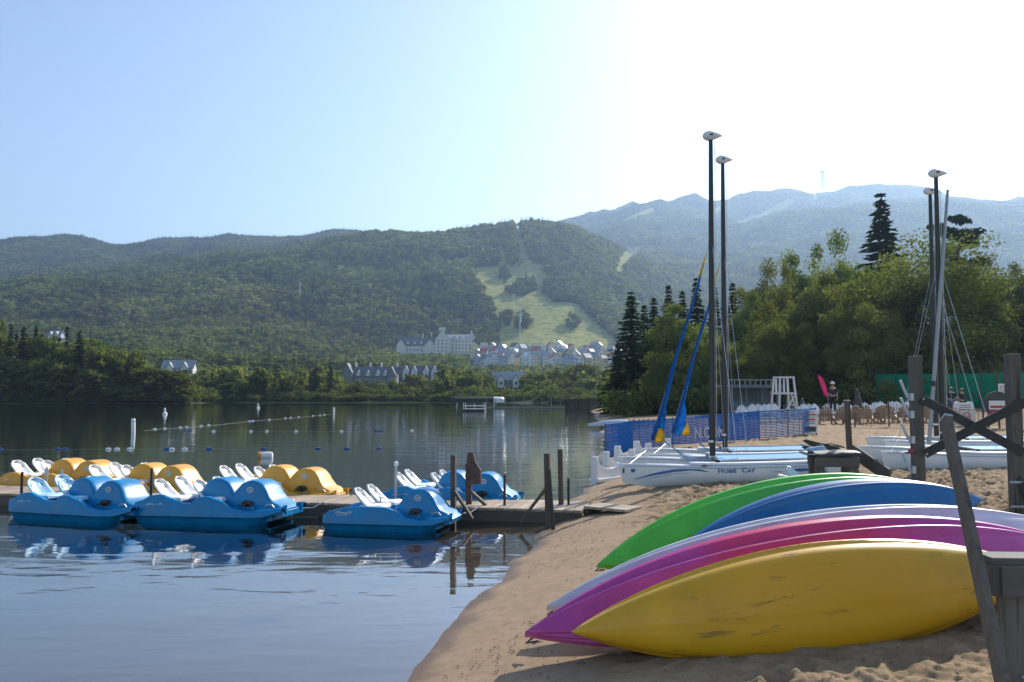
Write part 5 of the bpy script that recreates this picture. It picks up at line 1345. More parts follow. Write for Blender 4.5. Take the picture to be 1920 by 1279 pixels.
def kayak(name, tipL, tipR, tilt, W, mat, label, depth=0.30, rocker=0.10, ridges=()):
    """hull bottom faces the viewer; tilt = degrees the bottom leans up towards the sky"""
    tipL, tipR = Vector(tipL), Vector(tipR); L = (tipR - tipL).length
    ex = (tipR - tipL).normalized()
    nb = Vector((0, -math.cos(R(tilt)), math.sin(R(tilt)))); nb = (nb - ex * nb.dot(ex)).normalized()   # bottom normal
    ey = nb.cross(ex).normalized()                          # points up the raised edge
    o = empty(name, (tipL + tipR) / 2, 0, label, 'kayak', 'kayaks stacked on their sides')
    o.rotation_mode = 'QUATERNION'
    o.rotation_quaternion = Matrix((ex, -ey, -nb)).transposed().to_quaternion()  # local z = deck side, local -z = bottom
    N = 44; rings = []; M2 = 112
    for i in range(N + 1):
        t = -1 + 2 * i / N; a = abs(t)
        w = W / 2 * (1 - a ** 2.0) ** (0.86) + 0.012 * (1 - a); w = max(w, 0.006)
        zr = rocker * (a ** 2.6) * 1.0
        dp = depth * (0.30 + 0.70 * (1 - a ** 3.2)) if a < 1 else depth * 0.30
        rg = []
        for k in range(M2):
            th = 2 * math.pi * k / M2; c, s = math.cos(th), math.sin(th)
            y = w * math.copysign(abs(c) ** 0.72, c)
            if s < 0:                                   # bottom
                z = -dp * 0.62 * abs(s) ** 0.75
            else:
                z = dp * 0.38 * abs(s) ** 0.6
                u = y / max(w, 1e-3)
                z -= 0.11 * max(0, 1 - (u / 0.68) ** 4) * (0.5 + 0.5 * math.cos(min(1, abs(t) / 0.62) * math.pi))
            if s < 0:
                ph = min(th - math.pi, 2 * math.pi - th); k2 = sum(am * math.exp(-((ph - p0) / wd) ** 2) for p0, wd, am in ridges) * (1 - a ** 4)
                y *= 1 + k2 * 0.5; z *= 1 + k2
                y += math.copysign(k2 * 0.12, y) * abs(c)
            rg.append(Vector((t * L / 2, y, z + zr)))
        rings.append(rg)
    MB().loft(rings).build('hull', mat, o, True, None)
    for s in (-1, 1):
        MB().tube([(s * (L / 2 - 0.10), -0.025, rocker + 0.10), (s * (L / 2 - 0.02), 0, rocker + 0.16), (s * (L / 2 - 0.10), 0.025, rocker + 0.10)], 0.010, 6).build('carry_toggle', M['black_plastic'], o)
    MB().loft([[Vector((x, y, 0.06)), Vector((x, y, 0.065 + 0.2 * h))] for x, y, h in [(-0.35, -0.2, 0.4), (-0.4, -0.1, 0.8), (-0.42, 0, 1), (-0.4, 0.1, 0.8), (-0.35, 0.2, 0.4)]], False, False).build('seat_back', M['black_plastic'], o)
    for x in (-0.6, 0.55):
        for s in (-1, 1): MB().tube([(x, s * W * 0.43, 0.08), (x + 0.15, s * W * 0.43, 0.10)], 0.012, 5).build('deck_line', M['black_plastic'], o)
    return o
KY = kayak_paint('kayak_yellow', (0.70, 0.365, 0.008), (0.70, 0.345, 0.008), 0.36, 0.5)
KM = kayak_paint('kayak_magenta', (0.50, 0.06, 0.30), (0.54, 0.035, 0.15), 0.3, 0.4)
KW = kayak_paint('kayak_white', (0.62, 0.60, 0.66), None, 0.3, 0.4)
KB = kayak_paint('kayak_blue', (0.005, 0.135, 0.38), None, 0.35, 0.4)
KG = kayak_paint('kayak_green', (0.11, 0.56, 0.05), (0.09, 0.48, 0.055), 0.33, 0.4)
KO = kayak_paint('kayak_orange', (0.72, 0.36, 0.02), None, 0.35, 0.3)
kayak('kayak', (0.43, 6.02, 0.465), (3.98, 6.45, 0.81), 12, 0.72, KY, 'scuffed yellow kayak in front, its hull bottom facing the water', 0.30, ridges=((0.10, 0.06, 0.10), (1.57, 0.10, 0.05)))
kayak('kayak', (0.10, 6.28, 0.42), (4.52, 7.0, 0.93), 38, 0.80, KM, 'magenta and red kayak directly behind the yellow one', 0.30, ridges=((0.28, 0.07, 0.22), (0.62, 0.09, 0.24), (1.05, 0.12, 0.2)))
kayak('kayak', (0.28, 6.85, 0.465), (4.85, 7.45, 0.995), 34, 0.755, KW, 'pale white kayak behind the magenta one', 0.28, ridges=((0.30, 0.08, 0.16), (0.75, 0.1, 0.18)))
kayak('kayak', (1.75, 8.00, 0.42), (4.58, 8.0, 1.01), 20, 0.42, KO, 'orange yellow kayak with only its right tip showing behind the white one', 0.24)
kayak('kayak', (1.75, 8.65, 0.64), (4.98, 9.05, 1.03), 20, 0.76, KB, 'deep blue kayak lying between the green and the white kayaks', 0.30, ridges=((0.95, 0.1, 0.16),))
kayak('kayak', (0.88, 8.75, 0.42), (4.95, 9.85, 1.03), 30, 0.86, KG, 'bright green kayak at the back of the stack', 0.30, ridges=((0.35, 0.08, 0.18), (0.85, 0.1, 0.18)))
# white and blue board fins peeking out behind the green kayak
pf = at(1494, 908, 11.2); gz0 = beach_z(pf.x, pf.y)
o = empty('finned_board', (pf.x, pf.y, gz0), R(20), 'pale blue board with two white fins showing behind the green kayak', 'board')
hh = pf.z - gz0
MB().loft([[Vector((x, y * s, hh - 0.05 + z)) for y, z in ((-0.3, 0.0), (-0.25, 0.05), (0, 0.07), (0.25, 0.05), (0.3, 0), (0, -0.05))] for x, s in ((-0.5, 0.5), (-0.3, 0.9), (0.3, 1), (0.9, 1), (1.4, 0.8), (1.7, 0.3))]).build('deck', M['sail_blue'], o, True, 50)
for x, y, h in ((-0.30, -0.12, 0.14), (0.02, 0.12, 0.22)):
    MB().prism([(0.22, -0.02), (0.12, 0.10), (-0.02, h * 0.95), (-0.08, h), (-0.09, h * 0.8), (0.0, -0.02)], 0.03, Matrix.Translation((x, y, hh + 0.01)) @ Matrix.Rotation(R(90), 4, 'X')).build('fin', M['gel_white'], o, bevel=0.008)
for x in (-0.1, 1.2): MB().box((x, 0, (hh - 0.1) / 2 - 0.05), (0.12, 0.5, hh - 0.05)).build('support', M['grey_wood'], o)

# ================================================================== RACKS, TRESTLES, POSTS
def bolt(parent, p, r=0.02): MB().lathe([(r, 0), (r, 0.012), (r * 0.4, 0.02)], n=8).build('bolt', M['galv'], parent).matrix_local = Matrix.Translation(p) @ Matrix.Rotation(R(90), 4, 'X')
def kayak_rack():
    pl_ = ground(1722, 905); pl_ = Vector((5.55, 11.7, 0)); pl_.z = beach_z(pl_.x, pl_.y); pr_ = Vector((6.78, 11.35, 0)); pr_.z = beach_z(pr_.x, pr_.y)
    pl_ = Vector(((1716 - 960) / F * 11.8, 11.8, 0)); pr_ = Vector(((1898 - 960) / F * 11.4, 11.4, 0))
    for p in (pl_, pr_): p.z = beach_z(p.x, p.y)
    o = empty('boat_rack', pl_, 0, 'tall wooden boat rack with a black crossed brace at the right', 'rack')
    rel = pr_ - pl_; ht = at(1704, 668, 11.8).z - pl_.z; hr = at(1888, 664, 11.4).z - pr_.z
    MB().box((0, 0, ht / 2 - 0.2), (0.14, 0.14, ht + 0.4)).build('post', M['grey_wood'], o, bevel=0.008)
    MB().box((rel.x, rel.y, rel.z + hr / 2 - 0.2), (0.15, 0.15, hr + 0.4)).build('post', M['grey_wood'], o, bevel=0.008)
    def z_at(py, D, b): return at(960, py, D).z - b
    a0 = Vector((0.02, -0.105, z_at(748, 11.8, pl_.z))); a1 = Vector((rel.x + 0.05, rel.y - 0.105, z_at(848, 11.4, pl_.z)))
    b0 = Vector((0.02, -0.15, z_at(850, 11.8, pl_.z))); b1 = Vector((rel.x + 0.08, rel.y - 0.15, z_at(752, 11.4, pl_.z)))
    MB().bar(a0, a1, 0.04, 0.12).build('cross_brace', M['black_wood'], o, bevel=0.004); MB().bar(b0, b1, 0.04, 0.12).build('cross_brace', M['black_wood'], o, bevel=0.004)
    e = (b1 - b0).normalized(); MB().bar(b1 + Vector((0.10, -0.0, 0.05)), b1 + e * 0.9, 0.04, 0.12).build('cross_brace', M['black_wood'], o)
    for q in (a0, b0, b1, a1): bolt(o, q + Vector((0.02, -0.025, 0)), 0.016)
    for k, py in enumerate((732, 765, 812, 868)):       # metal cradle arms on the left face
        z = z_at(py, 11.8, pl_.z)
        MB().tube([(-0.07, -0.02, z - 0.10), (-0.13, -0.02, z - 0.085), (-0.17, -0.02, z + 0.01), (-0.22, -0.02, z + 0.14)], 0.020, 7).build('cradle_arm', M['galv'], o, True)
        MB().box((-0.08, -0.02, z - 0.09), (0.05, 0.10, 0.10)).build('arm_plate', M['galv'], o)
    z = z_at(848, 11.8, pl_.z); MB().lathe([(0.035, 0), (0.04, 0.03), (0.02, 0.05)], n=10).build('red_knob', M['knob_red'], o).location = (-0.13, -0.08, z); MB().tube([(-0.20, -0.08, z), (-0.06, -0.08, z)], 0.012, 6).build('knob_bar', M['black_plastic'], o)
    MB().bar((rel.x - 0.02, rel.y - 0.05, rel.z + 0.55), (rel.x + 0.20, rel.y - 0.25, rel.z + 0.0), 0.06, 0.1).build('foot_brace', M['black_wood'], o)
    for zz in (0.32, 0.9): MB().tube([(rel.x - 0.14, rel.y - 0.1, rel.z + zz * 0.55), (rel.x + 0.16, rel.y - 0.1, rel.z + zz * 0.55)], 0.018, 6).build('pin', M['galv'], o)
    # rear frame of the rack, out to the right
    MB().box((rel.x + 1.5, rel.y + 0.1, rel.z + hr / 2 - 0.2), (0.15, 0.15, hr + 0.4)).build('post', M['grey_wood'], o)
M['black_wood'] = wood('black_wood', (0.022, 0.022, 0.023), (0.012, 0.012, 0.013), 1.0, 0, 0.6)
M['knob_red'] = plain('knob_red', (0.45, 0.02, 0.05), 0.4, 0.1, 10)
kayak_rack()
# trestle in the right foreground holding the kayak ends
tp = Vector((2.78, 4.85, 0)); tp.z = beach_z(tp.x, tp.y)
tp = at(1868, 1062, 4.95); tz = beach_z(tp.x, 4.95)
o = empty('trestle', (tp.x, tp.y, tz), R(-4), 'weathered grey timber trestle in the right foreground', 'trestle'); H = tp.z - tz
MB().box((0.45, 0, H - 0.085), (0.86, 0.045, 0.17)).build('front_rail', M['grey_wood_x'], o, bevel=0.004)
MB().box((0.45, 0.135, H + 0.02), (0.92, 0.21, 0.045)).build('top_board', M['grey_wood_x'], o, bevel=0.004)
MB().box((0.0, 0.10, H - 0.085), (0.045, 0.20, 0.17)).build('end_block', M['grey_wood'], o, bevel=0.004)
for xx in (0.155, 0.80): MB().bar((xx - 0.02, 0.052, H - 0.02), (xx + 0.03, 0.06, -0.35), 0.055, 0.23, (1, 0, 0)).build('leg', M['grey_wood'], o, bevel=0.004)
MB().bar((0.30, 0.28, H - 0.05), (0.32, 0.5, -0.3), 0.09, 0.09).build('rear_leg', M['grey_wood'], o)
for q in ((0.19, 0.02, H - 0.42), (0.19, 0.02, H - 0.46), (0.13, 0.02, H - 0.62)): bolt(o, q, 0.009)
# long board leaning across the kayaks
b0 = at(1882, 1290, 4.5); b1 = at(1773, 785, 5.5)
o = empty('leaning_post', b0, 0, 'narrow weathered post leaning across the kayak stack', 'post'); dv = b1 - b0
MB().bar(-dv * 0.15, dv, 0.046, 0.085, (0, -1, 0.3)).build('shaft', M['post_wood'], o, bevel=0.005)
MB().bar(dv * 0.995, dv * 1.004, 0.052, 0.09, (0, -1, 0.3)).build('end_cap', M['gel_grey'], o)
# wooden block under the yellow kayak
bp = ground(1822, 1165); o = empty('support_block', bp, R(8), 'short brown timber block propping the yellow kayak', 'block')
MB().box((0, 0.05, 0.12), (0.13, 0.16, 0.62)).build('stump', M['board_brown'], o, bevel=0.006); MB().box((0, 0.05, 0.44), (0.5, 0.12, 0.06)).build('cap', M['board_brown'], o)
# low trestle by the stern of the near catamaran
q = at(1568, 856, 14.3); z0 = beach_z(q.x, q.y); H = q.z - z0
o = empty('low_trestle', (q.x, q.y, z0), R(-6), 'low square timber trestle with a black cover behind the green kayak', 'trestle')
for sx in (-0.27, 0.27):
    for sy in (0, 0.45): MB().box((sx, sy, H / 2 - 0.3), (0.14, 0.11, H + 0.5)).build('leg', M['grey_wood'], o, bevel=0.006)
MB().box((0, -0.065, H - 0.09), (0.70, 0.045, 0.16)).build('rail', M['grey_wood_x'], o, bevel=0.005); MB().box((0, 0.5, H - 0.09), (0.70, 0.045, 0.16)).build('rail', M['grey_wood_x'], o)
MB().loft([[Vector((x, y, H + 0.01 + z + 0.015 * math.sin(7 * x + 3 * y))) for y, z in ((-0.10, 0.0), (-0.06, 0.05), (0.2, 0.08), (0.5, 0.05), (0.56, 0.0))] for x in (-0.34, -0.3, -0.1, 0.1, 0.3, 0.38)], False, False).build('cover', M['black_plastic'], o, True, None)
q = at(1596, 852, 15.2); z0 = beach_z(q.x, q.y); o = empty('timber_post', (q.x, q.y, z0), 0, 'slim leaning timber post beside the low trestle', 'post'); tt = at(1588, 752, 15.2)
MB().bar((0, 0, -0.3), (tt.x - q.x, 0, tt.z - z0), 0.085, 0.075, (0, 1, 0)).build('shaft', M['post_wood'], o, bevel=0.005); MB().box((tt.x - q.x, 0, tt.z - z0 + 0.01), (0.09, 0.085, 0.02)).build('cap', M['galv'], o)
b0 = at(1600, 846, 15.0); b1 = at(1668, 893, 13.9); o = empty('ramp_board', b0, 0, 'grey board sloping from the low trestle down to the sand', 'board')
MB().bar((0, 0, 0), b1 - b0, 0.05, 0.24, (0, -0.6, 1)).build('plank', M['grey_wood_x'], o, bevel=0.005); MB().bar((0.02, 0.02, -0.12), (b1 - b0) * 0.2 + Vector((0, 0.1, -0.45)), 0.05, 0.08).build('cleat', M['grey_wood'], o)
# ================================================================== BEACH FURNITURE AND PEOPLE
def on_sand(px, D):
    x = (px - 960) / F * D; return Vector((x, D, gz(x, D)))
M['mesh_blue'] = cloth('mesh_blue', (0.05, 0.22, 0.58), 0.45); M['mesh_pale'] = cloth('mesh_pale', (0.10, 0.27, 0.58), 0.4)
M['mesh_tan'] = cloth('mesh_tan', (0.42, 0.30, 0.20), 0.3)
M['print_pale'] = plain('print_pale', (0.40, 0.45, 0.56), 0.7, 0.2, 8); M['paper_white'] = plain('paper_white', (0.72, 0.72, 0.70), 0.6, 0.05, 8)
M['print_red'] = plain('print_red', (0.50, 0.03, 0.06), 0.6, 0.1, 8); M['print_dark'] = plain('print_dark', (0.05, 0.05, 0.055), 0.6, 0.2, 8)
def fence_net(name, parent, p0, p1, z0a, z1a, z0b, z1b, n, w, mat, solid=0.0):
    """horizontal netting strands between two posts; heights at both ends; lower/upper edge"""
    mb = MB(); p0, p1 = Vector(p0), Vector(p1)
    for i in range(n):
        t = (i + 0.5) / n; a = p0 + Vector((0, 0, z0a + (z1a - z0a) * t)); b = p1 + Vector((0, 0, z0b + (z1b - z0b) * t)); m = (a + b) / 2 - Vector((0, 0, 0.02))
        for u, v in ((a, m), (m, b)):
            h = Vector((0, 0, w / 2)); mb.add([u - h, v - h, v + h, u + h], [(0, 1, 2, 3)])
    d = p1 - p0; k = max(2, int(d.length / 0.35))
    for i in range(k + 1):
        t = i / k; c = p0.lerp(p1, t); lo = z0a + (z0b - z0a) * t; hi = z1a + (z1b - z1a) * t; e = d.normalized() * 0.012
        mb.add([c + Vector((0, 0, lo)) - e, c + Vector((0, 0, lo)) + e, c + Vector((0, 0, hi)) + e, c + Vector((0, 0, hi)) - e], [(0, 1, 2, 3)])
    q = mb.build(name, mat, parent); md = q.modifiers.new('thick', 'SOLIDIFY'); md.thickness = 0.006; q['kind'] = 'stuff'
    return q
# blue mesh fence from the water to the sign
fp = [(1135, 25.0, 797, 862), (1186, 26.2, 790, 842), (1262, 28.0, 785, 834), (1330, 29.6, 779, 829), (1424, 31.8, 771, 822), (1478, 33.2, 769, 818), (1530, 34.5, 766, 813)]
base = at(fp[0][0], fp[0][3], fp[0][1]); o = empty('mesh_fence', (base.x, base.y, 0), 0, 'blue plastic mesh fence running from the water behind the catamarans', 'fence')
pts = []
for px, D, t_, b_ in fp:
    a = at(px, b_, D); pts.append((Vector((a.x - base.x, a.y - base.y, 0)), a.z, at(px, t_, D).z))
for (p, lo, hi) in pts: MB().tube([p + Vector((0, 0.02, lo - 0.35)), p + Vector((0, 0.02, hi + 0.04))], 0.022, 6).build('post', M['post_wood'], o)
for i in range(6):
    (p, l0, h0), (q, l1, h1) = pts[i], pts[i + 1]
    dense = i in (0, 3); mat = M['mesh_blue'] if i < 4 else M['mesh_pale']
    fence_net('netting', o, p, q, l0, h0, l1, h1, 17, 0.052 if dense else (0.042 if i < 4 else 0.034), mat)
    MB().tube([p + Vector((0, 0, h0)), q + Vector((0, 0, h1))], 0.014, 5).build('top_rope', M['mesh_blue'], o)
(p, l0, h0), (q, l1, h1) = pts[2], pts[4]; d = q - p
letters(o, 'N.COM', 0.52, M['print_pale'], p.lerp(q, 0.22) + Vector((0, -0.03, l0 + 0.16)), (R(90), -math.atan2(l1 - l0, d.length), math.atan2(d.y, d.x)), 'banner_lettering', 0.012, sx=1.1)
# red and white notice tied to the end of the fence
p = at(1519, 812, 34.2); o = empty('notice_board', p, R(-4), 'white notice with red lines at the right end of the blue mesh fence', 'sign')
hN = at(1519, 769, 34.2).z - p.z; wN = 26 / F * 34.2
MB().box((0, 0, hN / 2), (wN, 0.03, hN)).build('panel', M['paper_white'], o)
for k, (zz, ww) in enumerate(((0.80, 0.85), (0.60, 0.75))): MB().box((0, -0.018, hN * zz), (wN * ww, 0.004, hN * 0.07)).build('red_line', M['print_red'], o)
for zz in (0.91, 0.70, 0.50, 0.42): MB().box((0, -0.018, hN * zz), (wN * 0.7, 0.004, hN * 0.025)).build('text_line', M['print_dark'], o)
MB().box((0, -0.018, hN * 0.17), (wN * 0.82, 0.004, hN * 0.22)).build('dark_block', M['print_dark'], o)
for sx in (-0.48, 0.48): MB().box((sx * wN, 0.03, hN / 2 - 0.15), (0.04, 0.03, hN + 0.3)).build('stake', M['post_wood'], o)
# white plastic barriers stepping up from the water
for i, (px, D, w, lab) in enumerate([(1142, 20.6, 0.7, 'lowest white plastic barrier at the water edge'), (1160, 22.2, 0.7, 'second white plastic barrier up from the water'), (1186, 23.9, 0.9, 'third white plastic barrier up from the water'), (1222, 25.4, 1.0, 'highest white plastic barrier beside the blue mesh fence')]):
    b = on_sand(px, D); o = empty('plastic_barrier', b, R(52), lab, 'barrier', 'white plastic barriers'); h = 0.52
    pr = [(-w, -0.1), (w, -0.1), (w, h), (w - 0.12, h - 0.02)] + [(w * math.cos(k / 8 * math.pi) * 0.8, h - 0.06 - 0.20 * math.sin(k / 8 * math.pi)) for k in range(9)] + [(-w + 0.12, h - 0.02), (-w, h)]
    MB().prism(pr, 0.10, Matrix(((1, 0, 0, 0), (0, 0, 1, 0), (0, 1, 0, 0), (0, 0, 0, 1)))).build('panel', M['gel_white'], o, bevel=0.012)
    for sx in (-1, 1): MB().box((sx * (w - 0.05), 0, h / 2), (0.11, 0.16, h + 0.1)).build('end_rib', M['gel_white'], o, bevel=0.01)
    MB().box((0, 0, 0.02), (2 * w, 0.3, 0.08)).build('foot', M['gel_white'], o, bevel=0.01)
# pale stakes and an upturned canoe further along the shore
b = on_sand(1212, 47); o = empty('picket_fence', b, R(-8), 'short row of pale pickets on the shore beyond the mesh fence', 'fence')
pk = MB().prism([(-0.07, -0.2), (0.07, -0.2), (0.07, 0.42), (0, 0.52), (-0.07, 0.42)], 0.04, Matrix(((1, 0, 0, 0), (0, 0, 1, 0), (0, 1, 0, 0), (0, 0, 0, 1)))).mesh('picket'); pk.materials.append(M['plank'])
for i in range(8): link_mesh('picket', pk, None, o).location = (-0.95 + i * 0.26, 0, random.uniform(-0.03, 0.03))
for zz in (0.12, 0.32): MB().box((0, 0.04, zz), (2.1, 0.03, 0.06)).build('rail', M['plank'], o)
b = on_sand(1162, 54); o = empty('upturned_canoe', b, R(-20), 'pale upturned canoe lying on the shore beyond the mesh fence', 'canoe')
MB().loft([[Vector((x, math.cos(a) * 0.42 * w, math.sin(a) * 0.42 * max(w, 0.3))) for a in [math.pi * k / 10 for k in range(11)]] for x, w in ((-2.1, 0.05), (-1.7, 0.45), (-1, 0.85), (0, 1), (1, 0.85), (1.7, 0.45), (2.1, 0.05))], False, False).build('hull', M['roof_pale'], o, True, None)
MB().tube([(-2.05, 0, 0.03), (-1, -0.36, 0.02), (0, -0.43, 0.02), (1, -0.36, 0.02), (2.05, 0, 0.03)], 0.025, 5).build('gunwale', M['plank'], o)

# Adirondack chairs
def adirondack(mat, label, group, loc, rz):
    o = empty('adirondack_chair', loc, rz, label, 'chair', group)
    for i in range(5):
        x = -0.22 + i * 0.11; h = 0.72 - 0.06 * abs(i - 2) ** 1.5
        MB().bar((x, 0.20, 0.26), (x * 1.15, 0.20 + 0.26 * h / 0.72, 0.26 + h), 0.10, 0.022, (0, 1, 0)).build('back_slat', mat, o)
    for i in range(4): MB().box((0, -0.28 + i * 0.135, 0.36 - i * 0.028), (0.52, 0.12, 0.022), (R(-11), 0, 0)).build('seat_slat', mat, o)
    for s in (-1, 1):
        MB().box((s * 0.34, -0.08, 0.56), (0.14, 0.68, 0.025)).build('armrest', mat, o)
        MB().box((s * 0.30, -0.34, 0.26), (0.05, 0.09, 0.58)).build('leg', mat, o); MB().bar((s * 0.27, -0.34, 0.32), (s * 0.27, 0.5, -0.03), 0.04, 0.1).build('leg', mat, o); MB().box((s * 0.31, 0.24, 0.28), (0.04, 0.08, 0.56)).build('leg', mat, o)
    return o
M['chair_tan'] = plain('chair_tan', (0.30, 0.20, 0.135), 0.6, 0.12, 5); M['chair_white'] = plain('chair_white', (0.70, 0.72, 0.74), 0.5, 0.05, 5)
def chair_row(mat, spots, lab, group):
    first = None
    for (px, D, rz) in spots:
        b = on_sand(px, D)
        if first is None: first = o = adirondack(mat, lab, group, b, R(rz))
        else:
            o = copy_tree(first); o.location = b; o.rotation_euler = (0, 0, R(rz))
_c = random.Random(9)
chair_row(M['chair_tan'], [(1546 + i * 23.5 + _c.uniform(-3, 3), 45 + _c.uniform(-0.5, 0.5) - 0.15 * i, 180 + _c.uniform(-25, 25)) for i in range(9)], 'tan Adirondack chair in the front row, its back turned to the camera', 'tan Adirondack chairs in the front row')
chair_row(M['chair_white'], [(1500 + i * 17 + _c.uniform(-4, 4), 53 + _c.uniform(-1, 1), _c.uniform(-40, 40)) for i in range(13)], 'white Adirondack chair in the row behind the tan ones', 'white Adirondack chairs behind the tan row')
chair_row(M['chair_white'], [(1388 + i * 15 + _c.uniform(-3, 3), 56 + _c.uniform(-1, 1), _c.uniform(-40, 40)) for i in range(7)], 'white Adirondack chair left of the row, beneath the lifeguard chair', 'white Adirondack chairs by the lifeguard chair')
# closed parasols
for px, D, hgt, lab in [(1443, 57, 1.7, 'closed black parasol left of the lifeguard chair'), (1477, 55, 1.6, 'closed black parasol under the lifeguard chair'), (1503, 54, 1.25, 'short closed black parasol right of the lifeguard chair'), (1606, 51, 1.75, 'closed black parasol above the tan chairs')]:
    o = empty('closed_parasol', on_sand(px, D), 0, lab, 'parasol', 'closed black parasols')
    rg = []
    for t, r in ((0, 0.24), (0.06, 0.30), (0.25, 0.24), (0.55, 0.16), (0.85, 0.10), (1, 0.03)):
        rg.append([Vector((math.cos(a) * r * (1 + 0.22 * math.cos(6 * a)), math.sin(a) * r * (1 + 0.22 * math.cos(6 * a)), 0.55 + t * (hgt - 0.55))) for a in [2 * math.pi * k / 24 for k in range(24)]])
    MB().loft(rg).build('canopy', M['print_dark'], o, True, None); MB().tube([(0, 0, -0.2), (0, 0, hgt + 0.08)], 0.025, 7).build('pole', M['galv'], o); MB().lathe([(0.28, 0), (0.28, 0.06), (0.05, 0.1)], n=12).build('base', M['iron'], o)
# lifeguard chair
b = on_sand(1469, 50); o = empty('lifeguard_chair', b, R(10), 'tall white wooden lifeguard chair in front of the dark trees', 'lifeguard chair'); H = at(1469, 706, 50).z - b.z
for sx in (-1, 1):
    for sy in (-1, 1): MB().bar((sx * 0.62, sy * 0.55, 0), (sx * 0.42, sy * 0.36, H), 0.09, 0.09).build('leg', M['wall_white'], o)
for t in (0.25, 0.62, 0.98):
    w, dp = 0.62 - 0.20 * t, 0.55 - 0.19 * t
    for sy in (-1, 1): MB().box((0, sy * (dp + 0.05), H * t), (2 * w + 0.08, 0.05, 0.09)).build('rail', M['wall_white'], o)
    for sx in (-1, 1): MB().box((sx * (w + 0.05), 0, H * t), (0.05, 2 * dp - 0.04, 0.09)).build('rail', M['wall_white'], o)
for i in range(5): MB().box((0, -0.36 + 0.18 * i, H * 0.62 + 0.06), (0.95, 0.16, 0.03)).build('seat_board', M['wall_white'], o)
for i in range(3): MB().box((-0.25 + 0.25 * i, 0.45, H * 0.80), (0.10, 0.03, H * 0.3)).build('back_slat', M['wall_white'], o)
MB().bar((-0.58, -0.58, 0.1), (0.45, -0.5, H * 0.6), 0.05, 0.08).build('diagonal_brace', M['wall_white'], o); MB().bar((0.58, -0.54, 0.3), (0.2, -0.50, H * 0.6), 0.05, 0.08).build('diagonal_brace', M['wall_white'], o)
for i in range(4): MB().box((0.12, -0.62 + 0.03 * i, 0.25 + 0.24 * i), (0.4, 0.05, 0.05)).build('rung', M['wall_white'], o)
# pink feather flag
b = on_sand(1551, 52); o = empty('feather_flag', b, 0, 'curved pink feather flag in front of the dark trees', 'flag')
k = 52 / F; zt = at(1536, 704, 52).z - b.z; zb = at(1549, 743, 52).z - b.z
ctr = [Vector(((px - 1551) * k, 0, at(px, py, 52).z - b.z)) for px, py in ((1547.5, 743), (1546, 735), (1543.5, 725), (1540, 714), (1536, 706), (1533.5, 703))]; wd = (0.07, 0.15, 0.17, 0.16, 0.12, 0.03)
q = MB().loft([[c + Vector((-w, 0, 0.02)), c + Vector((0, 0.03, 0)), c + Vector((w, 0, -0.02))] for c, w in zip(ctr, wd)], False, False).build('flag', cloth('flag_pink', (0.75, 0.10, 0.30), 0.5), o, True, None); q.modifiers.new('thick', 'SOLIDIFY').thickness = 0.01
MB().tube([(0.05, 0, -0.2), (0, 0, zb), ctr[2] + Vector((0.17, 0.02, 0)), ctr[4] + Vector((0.12, 0.02, 0)), ctr[5]], 0.022, 6).build('pole', M['print_dark'], o)
# grey beach hut behind the chairs
b = on_sand(1408, 64); o = empty('beach_hut', b, R(3), 'low grey blue beach hut under the trees', 'hut'); k = 64 / F; W = 90 * k; H = at(1408, 716, 64).z - b.z
M['hut_paint'] = plain('hut_paint', (0.10, 0.125, 0.15), 0.7, 0.15, 2)
for i in range(12): MB().box((-W / 2 + W * (i + 0.5) / 12, 1.6, H * 0.42), (W / 12 - 0.02, 0.06, H * 0.84)).build('wall_board', M['hut_paint'], o)
for sx in (-0.48, -0.16, 0.16, 0.48): MB().box((sx * W, -0.6, H * 0.42), (0.12, 0.12, H * 0.84)).build('post', M['hut_paint'], o)
MB().box((0, 0.4, H * 0.88), (W + 0.5, 3.0, 0.14)).build('roof', M['roof_grey'], o); MB().box((0, -1.13, H * 0.86), (W + 0.5, 0.05, 0.22)).build('fascia', M['hut_paint'], o)
MB().box((0, -0.6, H * 0.30), (W * 0.94, 0.05, 0.5)).build('counter', M['hut_paint'], o)
for i in range(9): MB().box((-W / 2 + W * (i + 0.5) / 9, 0.2, H * 0.98), (0.05, 0.05, 0.35)).build('roof_rail_post', M['roof_grey'], o)
MB().box((0, 0.2, H * 0.98 + 0.2), (W, 0.06, 0.06)).build('roof_rail', M['roof_grey'], o)
# tan net fence to the right of the chairs
fp = [(1600, 40, 776, 800), (1664, 39, 756, 801), (1745, 37.5, 762, 802), (1850, 36, 768, 806), (1960, 35, 770, 806)]
base = at(1600, 800, 40); o = empty('net_fence', (base.x, base.y, 0), 0, 'sagging tan net fence in front of the chairs', 'fence'); pts = []
for px, D, t_, b_ in fp:
    a = on_sand(px, D); pts.append((Vector((a.x - base.x, a.y - base.y, 0)), a.z, at(px, t_, D).z))
for i, (p, lo, hi) in enumerate(pts): MB().tube([p + Vector((0, 0, lo - 0.3)), p + Vector((0, 0, hi + 0.1))], 0.035, 7).build('stake', M['board_brown'], o)
for i in range(4):
    (p, l0, h0), (q, l1, h1) = pts[i], pts[i + 1]; fence_net('netting', o, p, q, l0 + 0.1, h0, l1 + 0.1, h1, 14, 0.016, M['mesh_tan'])
